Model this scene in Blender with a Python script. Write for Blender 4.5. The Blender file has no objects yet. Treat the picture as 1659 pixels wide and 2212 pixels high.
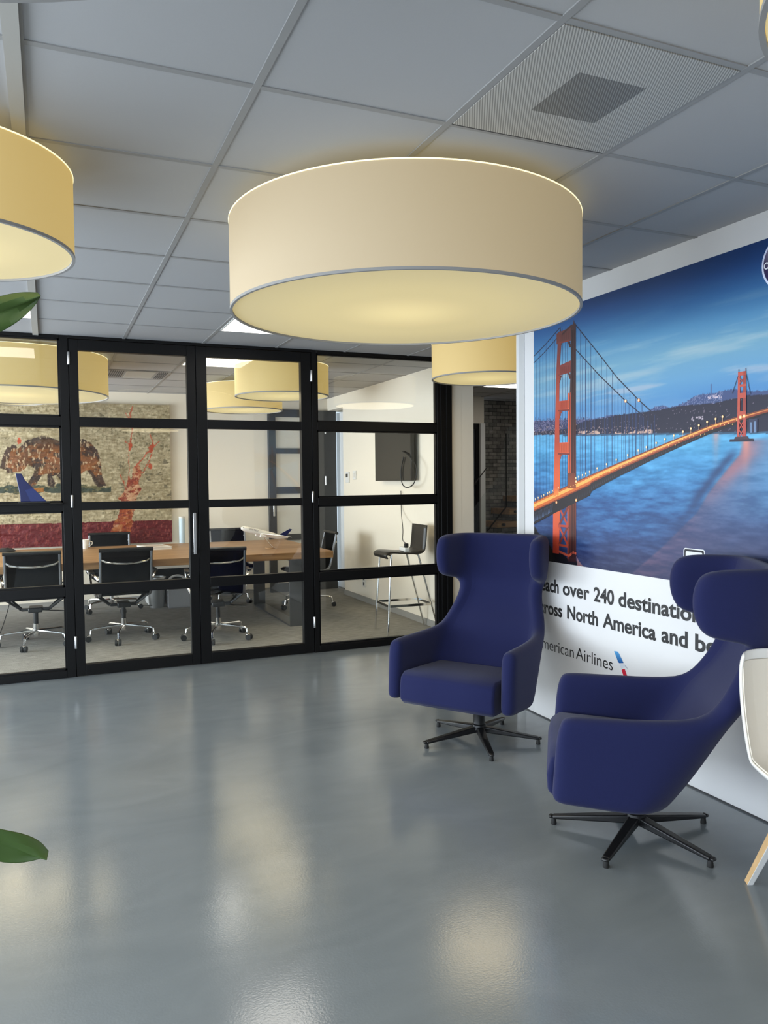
import bpy, bmesh, math, random
import numpy as np
from mathutils import Vector, Matrix
random.seed(7)
S = bpy.context.scene
COL = S.collection
R = math.radians
PI = math.pi

# ------------------------------------------------------------------ camera, world, daylight, exposure
cd = bpy.data.cameras.new('camera'); cam = bpy.data.objects.new('camera', cd); COL.objects.link(cam)
cd.sensor_fit = 'VERTICAL'; cd.sensor_height = 36.0; cd.lens = 1685 / 2212 * 36.0
cd.clip_start = 0.02
yaw, pitch, roll = R(23.30), R(-2.346), R(-0.5685)
_f = Vector((math.sin(yaw) * math.cos(pitch), math.cos(yaw) * math.cos(pitch), math.sin(pitch)))
_r = Vector((math.cos(yaw), -math.sin(yaw), 0)); _u = _r.cross(_f)
_r2 = _r * math.cos(roll) + _u * math.sin(roll); _u2 = -_r * math.sin(roll) + _u * math.cos(roll)
cam.matrix_world = Matrix(((_r2.x, _u2.x, -_f.x, 0), (_r2.y, _u2.y, -_f.y, 0), (_r2.z, _u2.z, -_f.z, 1.5), (0, 0, 0, 1)))
S.camera = cam
S.view_settings.view_transform = 'Standard'; S.view_settings.look = 'None'
S.view_settings.gamma = 1.0; S.view_settings.use_curve_mapping = False
S.view_settings.exposure = 0.0
S.cycles.use_denoising = True
S.cycles.max_bounces = 10; S.cycles.transparent_max_bounces = 24
S.cycles.sample_clamp_indirect = 4.0

W = bpy.data.worlds.new('daylight'); S.world = W; W.use_nodes = True
W.node_tree.nodes['Background'].inputs[0].default_value = (0.75, 0.87, 1.0, 1)
W.node_tree.nodes['Background'].inputs[1].default_value = 1.2

def area_light(name, loc, rot, sx, sy, power, color):
    l = bpy.data.lights.new(name, 'AREA'); l.shape = 'RECTANGLE'; l.size = sx; l.size_y = sy
    l.energy = power; l.color = color
    o = bpy.data.objects.new(name, l); COL.objects.link(o); o.location = loc; o.rotation_euler = rot
    return o
# daylight falling in through the long window fronts (lobby side, lobby rear, meeting room side)
area_light('daylight_lobby_windows', (-3.4, 1.4, 1.25), (0, R(-90), 0), 1.9, 9.0, 400, (0.80, 0.90, 1.0))
area_light('daylight_rear_windows', (-2.1, -3.85, 1.25), (R(90), 0, 0), 1.7, 1.9, 60, (0.80, 0.90, 1.0))
area_light('daylight_meeting_windows', (-3.4, 8.4, 1.25), (0, R(-90), 0), 1.9, 3.2, 400, (0.86, 0.93, 1.0))

XW, YP, HC, YB, XR = 2.827, 6.47, 2.624, 10.24, 3.57   # mural wall, partition, ceiling, meeting room back wall, its side wall

# ------------------------------------------------------------------ materials
def mat(name, color, rough=0.5, metal=0.0, spec=0.5, emit=None, estr=0.0, noise=0.0, nscale=20.0, bump=0.0, bscale=200.0, coat=0.0, sheen=0.0, alpha=1.0):
    m = bpy.data.materials.new(name); m.use_nodes = True
    nt = m.node_tree; b = nt.nodes['Principled BSDF']
    b.inputs['Base Color'].default_value = (*color, 1); b.inputs['Roughness'].default_value = rough
    b.inputs['Metallic'].default_value = metal; b.inputs['Specular IOR Level'].default_value = spec
    b.inputs['Coat Weight'].default_value = coat; b.inputs['Sheen Weight'].default_value = sheen
    b.inputs['Alpha'].default_value = alpha
    if emit: b.inputs['Emission Color'].default_value = (*emit, 1); b.inputs['Emission Strength'].default_value = estr
    tc = nt.nodes.new('ShaderNodeTexCoord')
    if noise:
        n = nt.nodes.new('ShaderNodeTexNoise'); n.inputs['Scale'].default_value = nscale; n.inputs['Detail'].default_value = 5
        nt.links.new(tc.outputs['Object'], n.inputs['Vector'])
        mx = nt.nodes.new('ShaderNodeMix'); mx.data_type = 'RGBA'
        mx.inputs[6].default_value = (*[max(0, c * (1 - noise)) for c in color], 1)
        mx.inputs[7].default_value = (*[min(1, c * (1 + noise)) for c in color], 1)
        nt.links.new(n.outputs[0], mx.inputs[0]); nt.links.new(mx.outputs[2], b.inputs['Base Color'])
    if bump:
        n2 = nt.nodes.new('ShaderNodeTexNoise'); n2.inputs['Scale'].default_value = bscale; n2.inputs['Detail'].default_value = 3
        nt.links.new(tc.outputs['Object'], n2.inputs['Vector'])
        bp = nt.nodes.new('ShaderNodeBump'); bp.inputs['Strength'].default_value = bump; bp.inputs['Distance'].default_value = 0.004
        nt.links.new(n2.outputs[0], bp.inputs['Height']); nt.links.new(bp.outputs[0], b.inputs['Normal'])
    return m

def node(nt, kind, **kw):
    n = nt.nodes.new(kind)
    for k, v in kw.items():
        if k.startswith('i_'): n.inputs[int(k[2:])].default_value = v
        else: setattr(n, k, v)
    return n

def mat_floor():
    m = mat('poured_floor', (0.2, 0.23, 0.25), 0.2); nt = m.node_tree; b = nt.nodes['Principled BSDF']; L = nt.links.new
    tc = node(nt, 'ShaderNodeTexCoord')
    n1 = node(nt, 'ShaderNodeTexNoise'); n1.inputs['Scale'].default_value = 0.9; n1.inputs['Detail'].default_value = 4; n1.inputs['Distortion'].default_value = 1.6
    L(tc.outputs['Object'], n1.inputs['Vector'])
    mp = node(nt, 'ShaderNodeMapping'); mp.inputs['Scale'].default_value = (1.2, 2.6, 1); mp.inputs['Rotation'].default_value = (0, 0, R(-24))
    L(tc.outputs['Object'], mp.inputs['Vector'])
    n2 = node(nt, 'ShaderNodeTexNoise'); n2.inputs['Scale'].default_value = 1.1; n2.inputs['Detail'].default_value = 6; n2.inputs['Distortion'].default_value = 2.2
    L(mp.outputs[0], n2.inputs['Vector'])
    ad = node(nt, 'ShaderNodeMath', operation='ADD'); L(n1.outputs[0], ad.inputs[0]); L(n2.outputs[0], ad.inputs[1])
    cr = node(nt, 'ShaderNodeValToRGB'); cr.color_ramp.elements[0].position = 0.35; cr.color_ramp.elements[1].position = 0.68
    cr.color_ramp.elements[0].color = (0.182, 0.208, 0.224, 1); cr.color_ramp.elements[1].color = (0.226, 0.254, 0.270, 1)
    mul = node(nt, 'ShaderNodeMath', operation='MULTIPLY'); mul.inputs[1].default_value = 0.5; L(ad.outputs[0], mul.inputs[0])
    L(mul.outputs[0], cr.inputs[0]); L(cr.outputs[0], b.inputs['Base Color'])
    mr = node(nt, 'ShaderNodeMapRange'); mr.inputs[1].default_value = 0.35; mr.inputs[2].default_value = 0.7; mr.inputs[3].default_value = 0.14; mr.inputs[4].default_value = 0.18
    L(n1.outputs[0], mr.inputs[0]); L(mr.outputs[0], b.inputs['Roughness'])
    b.inputs['Specular IOR Level'].default_value = 0.75
    n3 = node(nt, 'ShaderNodeTexNoise'); n3.inputs['Scale'].default_value = 130; n3.inputs['Detail'].default_value = 1
    L(tc.outputs['Object'], n3.inputs['Vector'])
    bp = node(nt, 'ShaderNodeBump'); bp.inputs['Strength'].default_value = 0.11; bp.inputs['Distance'].default_value = 0.002
    L(n3.outputs[0], bp.inputs['Height']); L(bp.outputs[0], b.inputs['Normal'])
    return m

def mat_wood():
    m = mat('oak', (0.35, 0.17, 0.06), 0.42); nt = m.node_tree; b = nt.nodes['Principled BSDF']; L = nt.links.new
    tc = node(nt, 'ShaderNodeTexCoord'); mp = node(nt, 'ShaderNodeMapping'); mp.inputs['Scale'].default_value = (1.1, 16, 16)
    L(tc.outputs['Object'], mp.inputs['Vector'])
    n = node(nt, 'ShaderNodeTexNoise'); n.inputs['Scale'].default_value = 1.6; n.inputs['Detail'].default_value = 8; n.inputs['Distortion'].default_value = 0.6
    L(mp.outputs[0], n.inputs['Vector'])
    cr = node(nt, 'ShaderNodeValToRGB'); cr.color_ramp.elements[0].position = 0.3; cr.color_ramp.elements[1].position = 0.72
    cr.color_ramp.elements[0].color = (0.21, 0.105, 0.042, 1); cr.color_ramp.elements[1].color = (0.44, 0.255, 0.115, 1)
    L(n.outputs[0], cr.inputs[0]); L(cr.outputs[0], b.inputs['Base Color'])
    return m

def mat_carpet():
    m = mat('carpet', (0.25, 0.23, 0.2), 0.95, spec=0.1); nt = m.node_tree; b = nt.nodes['Principled BSDF']; L = nt.links.new
    tc = node(nt, 'ShaderNodeTexCoord'); mp = node(nt, 'ShaderNodeMapping'); mp.inputs['Scale'].default_value = (2.2, 14, 1)
    L(tc.outputs['Object'], mp.inputs['Vector'])
    n = node(nt, 'ShaderNodeTexNoise'); n.inputs['Scale'].default_value = 4; n.inputs['Detail'].default_value = 8
    L(mp.outputs[0], n.inputs['Vector'])
    n2 = node(nt, 'ShaderNodeTexNoise'); n2.inputs['Scale'].default_value = 160; L(tc.outputs['Object'], n2.inputs['Vector'])
    ad = node(nt, 'ShaderNodeMath', operation='ADD'); L(n.outputs[0], ad.inputs[0]); L(n2.outputs[0], ad.inputs[1])
    cr = node(nt, 'ShaderNodeValToRGB'); cr.color_ramp.elements[0].position = 0.7; cr.color_ramp.elements[1].position = 1.25
    cr.color_ramp.elements[0].position = 0.38; cr.color_ramp.elements[1].position = 0.62
    cr.color_ramp.elements[0].color = (0.17, 0.163, 0.148, 1); cr.color_ramp.elements[1].color = (0.36, 0.35, 0.325, 1)
    mu = node(nt, 'ShaderNodeMath', operation='MULTIPLY'); mu.inputs[1].default_value = 0.5; L(ad.outputs[0], mu.inputs[0])
    L(mu.outputs[0], cr.inputs[0]); L(cr.outputs[0], b.inputs['Base Color'])
    return m

def mat_glass():
    m = bpy.data.materials.new('clear_glass'); m.use_nodes = True; nt = m.node_tree; nt.nodes.clear(); L = nt.links.new
    out = node(nt, 'ShaderNodeOutputMaterial'); mx = node(nt, 'ShaderNodeMixShader')
    tr = node(nt, 'ShaderNodeBsdfTransparent'); tr.inputs[0].default_value = (0.965, 0.98, 0.97, 1)
    gl = node(nt, 'ShaderNodeBsdfGlossy'); gl.inputs['Roughness'].default_value = 0.0
    lw = node(nt, 'ShaderNodeLayerWeight'); lw.inputs[0].default_value = 0.5
    pw = node(nt, 'ShaderNodeMath', operation='POWER'); pw.inputs[1].default_value = 5.0; L(lw.outputs['Facing'], pw.inputs[0])
    ml = node(nt, 'ShaderNodeMath', operation='MULTIPLY_ADD'); ml.inputs[1].default_value = 0.95; ml.inputs[2].default_value = 0.045
    L(pw.outputs[0], ml.inputs[0]); L(ml.outputs[0], mx.inputs[0]); L(tr.outputs[0], mx.inputs[1]); L(gl.outputs[0], mx.inputs[2]); L(mx.outputs[0], out.inputs[0])
    return m

def mat_vcol(name, rough=0.5, spec=0.3, bump=0.0, bscale=60):
    m = mat(name, (1, 1, 1), rough, spec=spec, bump=bump, bscale=bscale); nt = m.node_tree
    a = node(nt, 'ShaderNodeVertexColor'); a.layer_name = 'Col'
    nt.links.new(a.outputs[0], nt.nodes['Principled BSDF'].inputs['Base Color'])
    return m

def mat_perforated():
    m = mat('perforated_metal', (0.5, 0.5, 0.48), 0.5); nt = m.node_tree; b = nt.nodes['Principled BSDF']; L = nt.links.new
    tc = node(nt, 'ShaderNodeTexCoord'); sp = node(nt, 'ShaderNodeSeparateXYZ'); L(tc.outputs['Object'], sp.inputs[0])
    a = node(nt, 'ShaderNodeMath', operation='MULTIPLY'); a.inputs[1].default_value = math.cos(R(29.4)) / 0.0075; L(sp.outputs[0], a.inputs[0])
    c = node(nt, 'ShaderNodeMath', operation='MULTIPLY'); c.inputs[1].default_value = -math.sin(R(29.4)) / 0.0075; L(sp.outputs[1], c.inputs[0])
    s = node(nt, 'ShaderNodeMath', operation='ADD'); L(a.outputs[0], s.inputs[0]); L(c.outputs[0], s.inputs[1])
    w = node(nt, 'ShaderNodeMath', operation='PINGPONG'); w.inputs[1].default_value = 0.5; L(s.outputs[0], w.inputs[0])
    # the square damper behind the perforations makes the holes darker there
    def inside(sock):
        ab = node(nt, 'ShaderNodeMath', operation='ABSOLUTE'); L(sock, ab.inputs[0])
        lt = node(nt, 'ShaderNodeMath', operation='LESS_THAN'); lt.inputs[1].default_value = 0.118; L(ab.outputs[0], lt.inputs[0]); return lt
    i1, i2 = inside(sp.outputs[0]), inside(sp.outputs[1])
    an = node(nt, 'ShaderNodeMath', operation='MULTIPLY'); L(i1.outputs[0], an.inputs[0]); L(i2.outputs[0], an.inputs[1])
    cr = node(nt, 'ShaderNodeValToRGB'); cr.color_ramp.elements[0].position = 0.17; cr.color_ramp.elements[1].position = 0.3
    cr.color_ramp.elements[0].color = (0.25, 0.245, 0.235, 1); cr.color_ramp.elements[1].color = (0.52, 0.51, 0.48, 1)
    L(w.outputs[0], cr.inputs[0])
    cr2 = node(nt, 'ShaderNodeValToRGB'); cr2.color_ramp.elements[0].position = 0.2; cr2.color_ramp.elements[1].position = 0.45
    cr2.color_ramp.elements[0].color = (0.125, 0.123, 0.118, 1); cr2.color_ramp.elements[1].color = (0.30, 0.295, 0.28, 1)
    L(w.outputs[0], cr2.inputs[0])
    mx = node(nt, 'ShaderNodeMix', data_type='RGBA'); L(an.outputs[0], mx.inputs[0]); L(cr.outputs[0], mx.inputs[6]); L(cr2.outputs[0], mx.inputs[7])
    L(mx.outputs[2], b.inputs['Base Color'])
    return m

def mat_diffuser():
    """lit lamp diffuser: brighter over the lamp holders in its middle"""
    m = mat('lamp_diffuser', (0.36, 0.33, 0.24), 0.6); nt = m.node_tree; b = nt.nodes['Principled BSDF']; L = nt.links.new
    tc = node(nt, 'ShaderNodeTexCoord')
    ln = node(nt, 'ShaderNodeVectorMath', operation='LENGTH'); L(tc.outputs['Object'], ln.inputs[0])
    cr = node(nt, 'ShaderNodeValToRGB'); e = cr.color_ramp.elements
    e[0].position = 0.0; e[0].color = (0.72, 0.575, 0.25, 1); e[1].position = 0.72; e[1].color = (0.42, 0.335, 0.145, 1)
    x = e.new(0.36); x.color = (0.52, 0.415, 0.175, 1); cr.color_ramp.interpolation = 'EASE'
    L(ln.outputs['Value'], cr.inputs[0]); L(cr.outputs[0], b.inputs['Emission Color']); b.inputs['Emission Strength'].default_value = 1.0
    return m

M = dict(
    floor=mat_floor(), oak=mat_wood(), carpet=mat_carpet(), glass=mat_glass(), perforated=mat_perforated(), diffuser=mat_diffuser(),
    wall=mat('white_wall', (0.70, 0.70, 0.71), 0.75, spec=0.2, bump=0.05, bscale=250),
    warmwall=mat('warm_white_wall', (0.83, 0.765, 0.655), 0.8, spec=0.2, bump=0.05, bscale=250),
    ceiling=mat('ceiling_tile', (0.43, 0.43, 0.438), 0.9, spec=0.1, noise=0.03, nscale=300),
    grid=mat('ceiling_grid_bar', (0.315, 0.315, 0.315), 0.6, spec=0.3),
    strip=mat('ceiling_strip', (0.42, 0.41, 0.385), 0.6),
    black=mat('black_steel', (0.004, 0.004, 0.0045), 0.45, spec=0.25),
    grey_steel=mat('dark_grey_steel', (0.05, 0.05, 0.05), 0.45),
    blacksatin=mat('black_satin', (0.008, 0.008, 0.009), 0.34, spec=0.5),
    rubber=mat('black_rubber', (0.012, 0.012, 0.012), 0.6),
    chrome=mat('chrome', (0.78, 0.78, 0.78), 0.12, 1.0),
    alu=mat('brushed_aluminium', (0.62, 0.62, 0.62), 0.33, 1.0),
    rail=mat('chair_rail_metal', (0.30, 0.31, 0.34), 0.3, 1.0),
    tablesteel=mat('table_leg_steel', (0.15, 0.155, 0.16), 0.32, 0.8),
    navy=mat('navy_wool', (0.0130, 0.0168, 0.072), 0.9, spec=0.15, noise=0.16, nscale=420, bump=0.25, bscale=900, sheen=0.12),
    shade=mat('lamp_shade', (0.42, 0.355, 0.265), 0.8, spec=0.1, emit=(0.47, 0.345, 0.155), estr=0.5),
    shadeb=mat('lamp_shade_warm', (0.42, 0.35, 0.20), 0.8, spec=0.1, emit=(0.62, 0.42, 0.12), estr=0.66),
    shadetrim=mat('lamp_shade_trim', (0.30, 0.29, 0.28), 0.7),
    glow=mat('lamp_glow', (0.9, 0.85, 0.6), 0.5, emit=(1.0, 0.88, 0.52), estr=1.1),
    upglow=mat('lamp_upper_diffuser', (0.8, 0.76, 0.6), 0.6, emit=(0.9, 0.70, 0.30), estr=0.35),
    led=mat('led_panel', (0.9, 0.9, 0.9), 0.5, emit=(1.0, 0.94, 0.84), estr=6.5),
    white=mat('white_plastic', (0.78, 0.78, 0.77), 0.4),
    whitegloss=mat('white_gloss', (0.80, 0.79, 0.76), 0.25),
    shellcream=mat('shell_cream', (0.80, 0.74, 0.64), 0.5),
    ash=mat('ash_wood', (0.62, 0.40, 0.19), 0.5, noise=0.2, nscale=30),
    mesh_black=mat('black_mesh', (0.006, 0.006, 0.0065), 0.9, spec=0.05, alpha=0.93),
    plywood=mat('black_plywood', (0.016, 0.014, 0.012), 0.4, noise=0.3, nscale=25),
    screen=mat('tv_screen', (0.030, 0.028, 0.024), 0.22, spec=0.4),
    textblack=mat('print_black', (0.010, 0.010, 0.012), 0.5), textwhite=mat('print_white', (0.85, 0.87, 0.92), 0.5),
    blue=mat('tail_blue', (0.006, 0.012, 0.085), 0.35), lightblue=mat('tail_light_blue', (0.014, 0.028, 0.14), 0.4),
    leaf=mat('leaf_green', (0.052, 0.100, 0.020), 0.42, spec=0.45, noise=0.35, nscale=9, bump=0.15, bscale=40),
    stem=mat('stem_brown', (0.12, 0.075, 0.035), 0.8, noise=0.3, nscale=40), soil=mat('soil', (0.03, 0.02, 0.013), 0.95, noise=0.4, nscale=60),
    pot=mat('grey_pot', (0.16, 0.16, 0.16), 0.6, noise=0.1, nscale=20),
    paper=mat('paper', (0.75, 0.73, 0.70), 0.7), paperblue=mat('blue_white_tube', (0.55, 0.68, 0.78), 0.5),
    red=mat('red_cloth', (0.30, 0.02, 0.02), 0.7), wire=mat('bin_mesh', (0.34, 0.34, 0.33), 0.4, 0.5, alpha=0.55),
    bag=mat('clear_bag', (0.6, 0.6, 0.62), 0.25, alpha=0.45),
    greyplate=mat('grey_trim', (0.52, 0.53, 0.54), 0.45), base=mat('grey_baseboard', (0.30, 0.29, 0.27), 0.6),
    gap=mat('dark_joint', (0.05, 0.05, 0.055), 0.8), outlet=mat('socket_white', (0.7, 0.68, 0.64), 0.4),
    art=mat_vcol('mural_print', 0.45, 0.3), paint=mat_vcol('oil_paint', 0.5, 0.35, bump=0.5, bscale=38),
)

def mat_stone():
    m = mat('dark_stone', (0.08, 0.075, 0.07), 0.8); nt = m.node_tree; b = nt.nodes['Principled BSDF']; L = nt.links.new
    tc = node(nt, 'ShaderNodeTexCoord'); mp = node(nt, 'ShaderNodeMapping'); mp.inputs['Rotation'].default_value = (R(90), 0, 0)
    L(tc.outputs['Object'], mp.inputs['Vector'])
    br = node(nt, 'ShaderNodeTexBrick'); br.inputs['Scale'].default_value = 4.2; br.inputs['Mortar Size'].default_value = 0.012
    br.inputs['Color1'].default_value = (0.46, 0.42, 0.37, 1); br.inputs['Color2'].default_value = (0.20, 0.185, 0.17, 1); br.inputs['Mortar'].default_value = (0.02, 0.02, 0.02, 1)
    br.inputs['Brick Width'].default_value = 0.55; br.inputs['Row Height'].default_value = 0.22
    L(mp.outputs[0], br.inputs['Vector'])
    n = node(nt, 'ShaderNodeTexNoise'); n.inputs['Scale'].default_value = 14; n.inputs['Detail'].default_value = 6; L(tc.outputs['Object'], n.inputs['Vector'])
    mx = node(nt, 'ShaderNodeMix', data_type='RGBA', blend_type='MULTIPLY'); mx.inputs[0].default_value = 0.8
    L(br.outputs[0], mx.inputs[6]); L(n.outputs[0], mx.inputs[7]); L(mx.outputs[2], b.inputs['Base Color'])
    bp = node(nt, 'ShaderNodeBump'); bp.inputs['Strength'].default_value = 0.8; bp.inputs['Distance'].default_value = 0.02
    L(mx.outputs[2], bp.inputs['Height']); L(bp.outputs[0], b.inputs['Normal'])
    return m
M['stone'] = mat_stone()

# ------------------------------------------------------------------ mesh helpers
class MB:
    def __init__(s): s.v = []; s.f = []
    def add(s, vs, fs):
        o = len(s.v); s.v += [tuple(p) for p in vs]; s.f += [tuple(i + o for i in f) for f in fs]; return s
    def box(s, x0, x1, y0, y1, z0, z1):
        vs = [(x, y, z) for z in (z0, z1) for y in (y0, y1) for x in (x0, x1)]
        return s.add(vs, [(0, 2, 3, 1), (4, 5, 7, 6), (0, 1, 5, 4), (2, 6, 7, 3), (0, 4, 6, 2), (1, 3, 7, 5)])
    def tube(s, pts, r, n=10, caps=True):
        P = [Vector(p) for p in pts]; rs = r if isinstance(r, (list, tuple)) else [r] * len(P)
        vs = []; prev = None
        for i, p in enumerate(P):
            t = (P[min(i + 1, len(P) - 1)] - P[max(i - 1, 0)]).normalized()
            if prev is None:
                a = Vector((0, 0, 1)) if abs(t.z) < 0.9 else Vector((1, 0, 0)); u = t.cross(a).normalized()
            else: u = (prev - t * prev.dot(t)).normalized()
            prev = u; w = t.cross(u)
            vs += [p + (u * math.cos(2 * PI * k / n) + w * math.sin(2 * PI * k / n)) * rs[i] for k in range(n)]
        fs = [(i * n + k, i * n + (k + 1) % n, (i + 1) * n + (k + 1) % n, (i + 1) * n + k) for i in range(len(P) - 1) for k in range(n)]
        if caps: fs += [tuple(range(n))[::-1], tuple((len(P) - 1) * n + k for k in range(n))]
        return s.add(vs, fs)
    def bar(s, a, b, wd, ht, up=(0, 0, 1), w2=None, h2=None):
        """rectangular bar from a to b, width wd across, height ht along up"""
        a, b = Vector(a), Vector(b); t = (b - a).normalized(); x = t.cross(Vector(up)).normalized(); u = x.cross(t)
        w2 = wd if w2 is None else w2; h2 = ht if h2 is None else h2
        vs = [a + x * sx * wd / 2 + u * su * ht / 2 for sx, su in ((-1, -1), (1, -1), (1, 1), (-1, 1))] + [b + x * sx * w2 / 2 + u * su * h2 / 2 for sx, su in ((-1, -1), (1, -1), (1, 1), (-1, 1))]
        return s.add(vs, [(3, 2, 1, 0), (4, 5, 6, 7), (0, 1, 5, 4), (1, 2, 6, 5), (2, 3, 7, 6), (3, 0, 4, 7)])
    def lathe(s, prof, c=(0, 0, 0), n=48, closed=False):
        vs = [(c[0] + r * math.cos(2 * PI * k / n), c[1] + r * math.sin(2 * PI * k / n), c[2] + z) for r, z in prof for k in range(n)]
        m = len(prof)
        fs = [(i * n + k, i * n + (k + 1) % n, ((i + 1) % m) * n + (k + 1) % n, ((i + 1) % m) * n + k) for i in range(m if closed else m - 1) for k in range(n)]
        if not closed: fs += [tuple(range(n))[::-1], tuple((m - 1) * n + k for k in range(n))]
        return s.add(vs, fs)
    def prism(s, poly, ax, d0, d1):
        """extrude a 2-D polygon along axis ax from d0 to d1; the polygon's two coordinates are the other axes in order"""
        def put(p, d):
            q = list(p); q.insert(ax, d); return tuple(q)
        n = len(poly)
        return s.add([put(p, d0) for p in poly] + [put(p, d1) for p in poly], [tuple(range(n))[::-1], tuple(range(n, 2 * n))] + [(k, (k + 1) % n, n + (k + 1) % n, n + k) for k in range(n)])
    def grid(s, rows):
        m = len(rows[0]); return s.add([p for r in rows for p in r], [(i * m + j, i * m + j + 1, (i + 1) * m + j + 1, (i + 1) * m + j) for i in range(len(rows) - 1) for j in range(m - 1)])
    def build(s, name, material, parent=None, smooth=True, bevel=0, seg=2, sub=0, solid=0, loc=None, rot=None, fix=True):
        me = bpy.data.meshes.new(name); me.from_pydata(s.v, [], s.f)
        if fix:
            bm = bmesh.new(); bm.from_mesh(me); bmesh.ops.recalc_face_normals(bm, faces=bm.faces); bm.to_mesh(me); bm.free()
        me.materials.append(material)
        if smooth:
            me.polygons.foreach_set('use_smooth', [True] * len(me.polygons)); me.set_sharp_from_angle(angle=R(38))
        o = bpy.data.objects.new(name, me); COL.objects.link(o)
        if loc: o.location = loc
        if rot: o.rotation_euler = rot
        if parent: o.parent = parent
        if solid:
            md = o.modifiers.new('thickness', 'SOLIDIFY'); md.thickness = solid; md.offset = 0
        if bevel:
            md = o.modifiers.new('soft_edges', 'BEVEL'); md.width = bevel; md.segments = seg; md.limit_method = 'ANGLE'; md.angle_limit = R(40); md.harden_normals = False
        if sub:
            md = o.modifiers.new('smooth', 'SUBSURF'); md.levels = sub; md.render_levels = sub
        return o

def tag(o, label, cat, group=None):
    o['label'] = label; o['category'] = cat
    if group: o['group'] = group
    return o
def thing(name, label, cat, loc=(0, 0, 0), rz=0.0, group=None):
    o = bpy.data.objects.new(name, None); o.empty_display_size = 0.1; COL.objects.link(o)
    o.location = loc; o.rotation_euler = (0, 0, rz); return tag(o, label, cat, group)
def structure(o, label=None):
    o['kind'] = 'structure'
    if label: o['label'] = label
    return o
def sroot(name, loc=(0, 0, 0)):
    o = bpy.data.objects.new(name, None); o.empty_display_size = 0.1; COL.objects.link(o); o.location = loc; o['kind'] = 'structure'; return o
def copy_tree(o, parent=None):
    c = o.copy(); COL.objects.link(c)
    if parent: c.parent = parent
    for ch in list(o.children): copy_tree(ch, c)
    return c
def part_of(o, root):
    o.parent = root; o.matrix_parent_inverse = (Matrix.Translation(root.location) @ root.rotation_euler.to_matrix().to_4x4()).inverted(); return o
def spline(pts, n=8):
    """Catmull-Rom through the points"""
    P = [Vector(p) for p in pts]; P = [P[0] * 2 - P[1]] + P + [P[-1] * 2 - P[-2]]; out = []
    for i in range(1, len(P) - 2):
        for k in range(n):
            t = k / n; a, b, c, d = P[i - 1:i + 3]
            out.append(0.5 * ((2 * b) + (c - a) * t + (2 * a - 5 * b + 4 * c - d) * t * t + (3 * b - a - 3 * c + d) * t ** 3))
    return out + [P[-2]]

# ------------------------------------------------------------------ room shell
X0, Y0, X1 = -3.2, -3.6, 8.0
structure(MB().box(X0, X1, Y0, YP, -0.1, 0).build('floor', M['floor'], smooth=False), 'grey poured floor of the lobby')
structure(MB().box(X0, X1, YP, YB + 0.6, -0.1, 0.0).build('floor_carpet', M['carpet'], smooth=False))
structure(MB().box(X0 - 0.2, X1, Y0 - 0.2, YB + 0.9, HC, HC + 0.12).build('ceiling', M['ceiling'], smooth=False))
g = MB()
xs = [0.575 + 0.6125 * k for k in range(-8, 13)]; ys = [2.222 + 0.6045 * k for k in range(-9, 14)]
for x in xs: g.box(x - 0.011, x + 0.011, Y0, YB + 0.3, HC - 0.004, HC + 0.002)
for y in ys: g.box(X0, X1, y - 0.011, y + 0.011, HC - 0.0035, HC + 0.002)
structure(g.build('trim_1', M['grid'], smooth=False))
structure(MB().box(-0.075, -0.035, Y0, YP - 0.03, HC - 0.014, HC + 0.001).build('trim_2', M['strip'], smooth=False))
# mural wall, with the grey corner profile near its free end
structure(MB().box(XW, XW + 0.12, Y0, 4.36, 0, HC).build('wall_right', M['wall'], smooth=False))
structure(MB().box(XW - 0.004, XW + 0.001, 4.262, 4.325, 0.0, HC - 0.001).build('trim_3', M['greyplate'], smooth=False))
structure(MB().box(XW - 0.003, XW + 0.002, Y0, 4.36, 0.0, 0.007).build('shadow_gap_right', M['gap'], smooth=False))  # dark strip coloured as the shadow gap at the wall's foot, no baseboard
# window front along the far side of the lobby and the meeting room
w = MB(); w.box(X0 - 0.15, X0, Y0, YB + 0.6, 0, 0.25); w.box(X0 - 0.15, X0, Y0, YB + 0.6, 2.3, HC)
for y in (Y0, -1.6, 0.4, 2.4, 4.4, YP - 0.1, 8.3, YB + 0.4): w.box(X0 - 0.15, X0, y, y + 0.16, 0.25, 2.3)
structure(w.build('wall_left', M['wall'], smooth=False))
w = MB(); w.box(X0, X1, Y0 - 0.15, Y0, 0, 0.25); w.box(X0, X1, Y0 - 0.15, Y0, 2.5, HC); w.box(-1.1, X1, Y0 - 0.15, Y0, 0.25, 2.5)
for x in (X0, -2.1): w.box(x, x + 0.14, Y0 - 0.15, Y0, 0.25, 2.5)
structure(w.build('wall_rear', mat('grey_wall', (0.20, 0.20, 0.20), 0.8), smooth=False))
# meeting room back and side wall; the side wall ends as a pier at the partition
w = MB(); w.box(X0, 2.72, YB, YB + 0.12, 0, HC); w.box(2.72, 3.83, YB, YB + 0.12, 2.46, HC)
structure(w.build('wall_back', M['warmwall'], smooth=False))
w = MB(); w.box(XR, XR + 0.13, YP - 0.03, 9.62, 0, HC); w.box(3.456, XR + 0.001, YP - 0.03, YP + 0.09, 0, HC); w.box(XR, XR + 0.13, 9.62, YB, 2.46, HC)
structure(w.build('wall_side', M['warmwall'], smooth=False))
b = MB(); b.box(XR - 0.012, XR + 0.001, YP + 0.09, 9.62, 0, 0.065); b.box(X0, 2.72, YB - 0.012, YB + 0.001, 0, 0.065)
structure(b.build('baseboard_back', M['base'], smooth=False))
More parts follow.
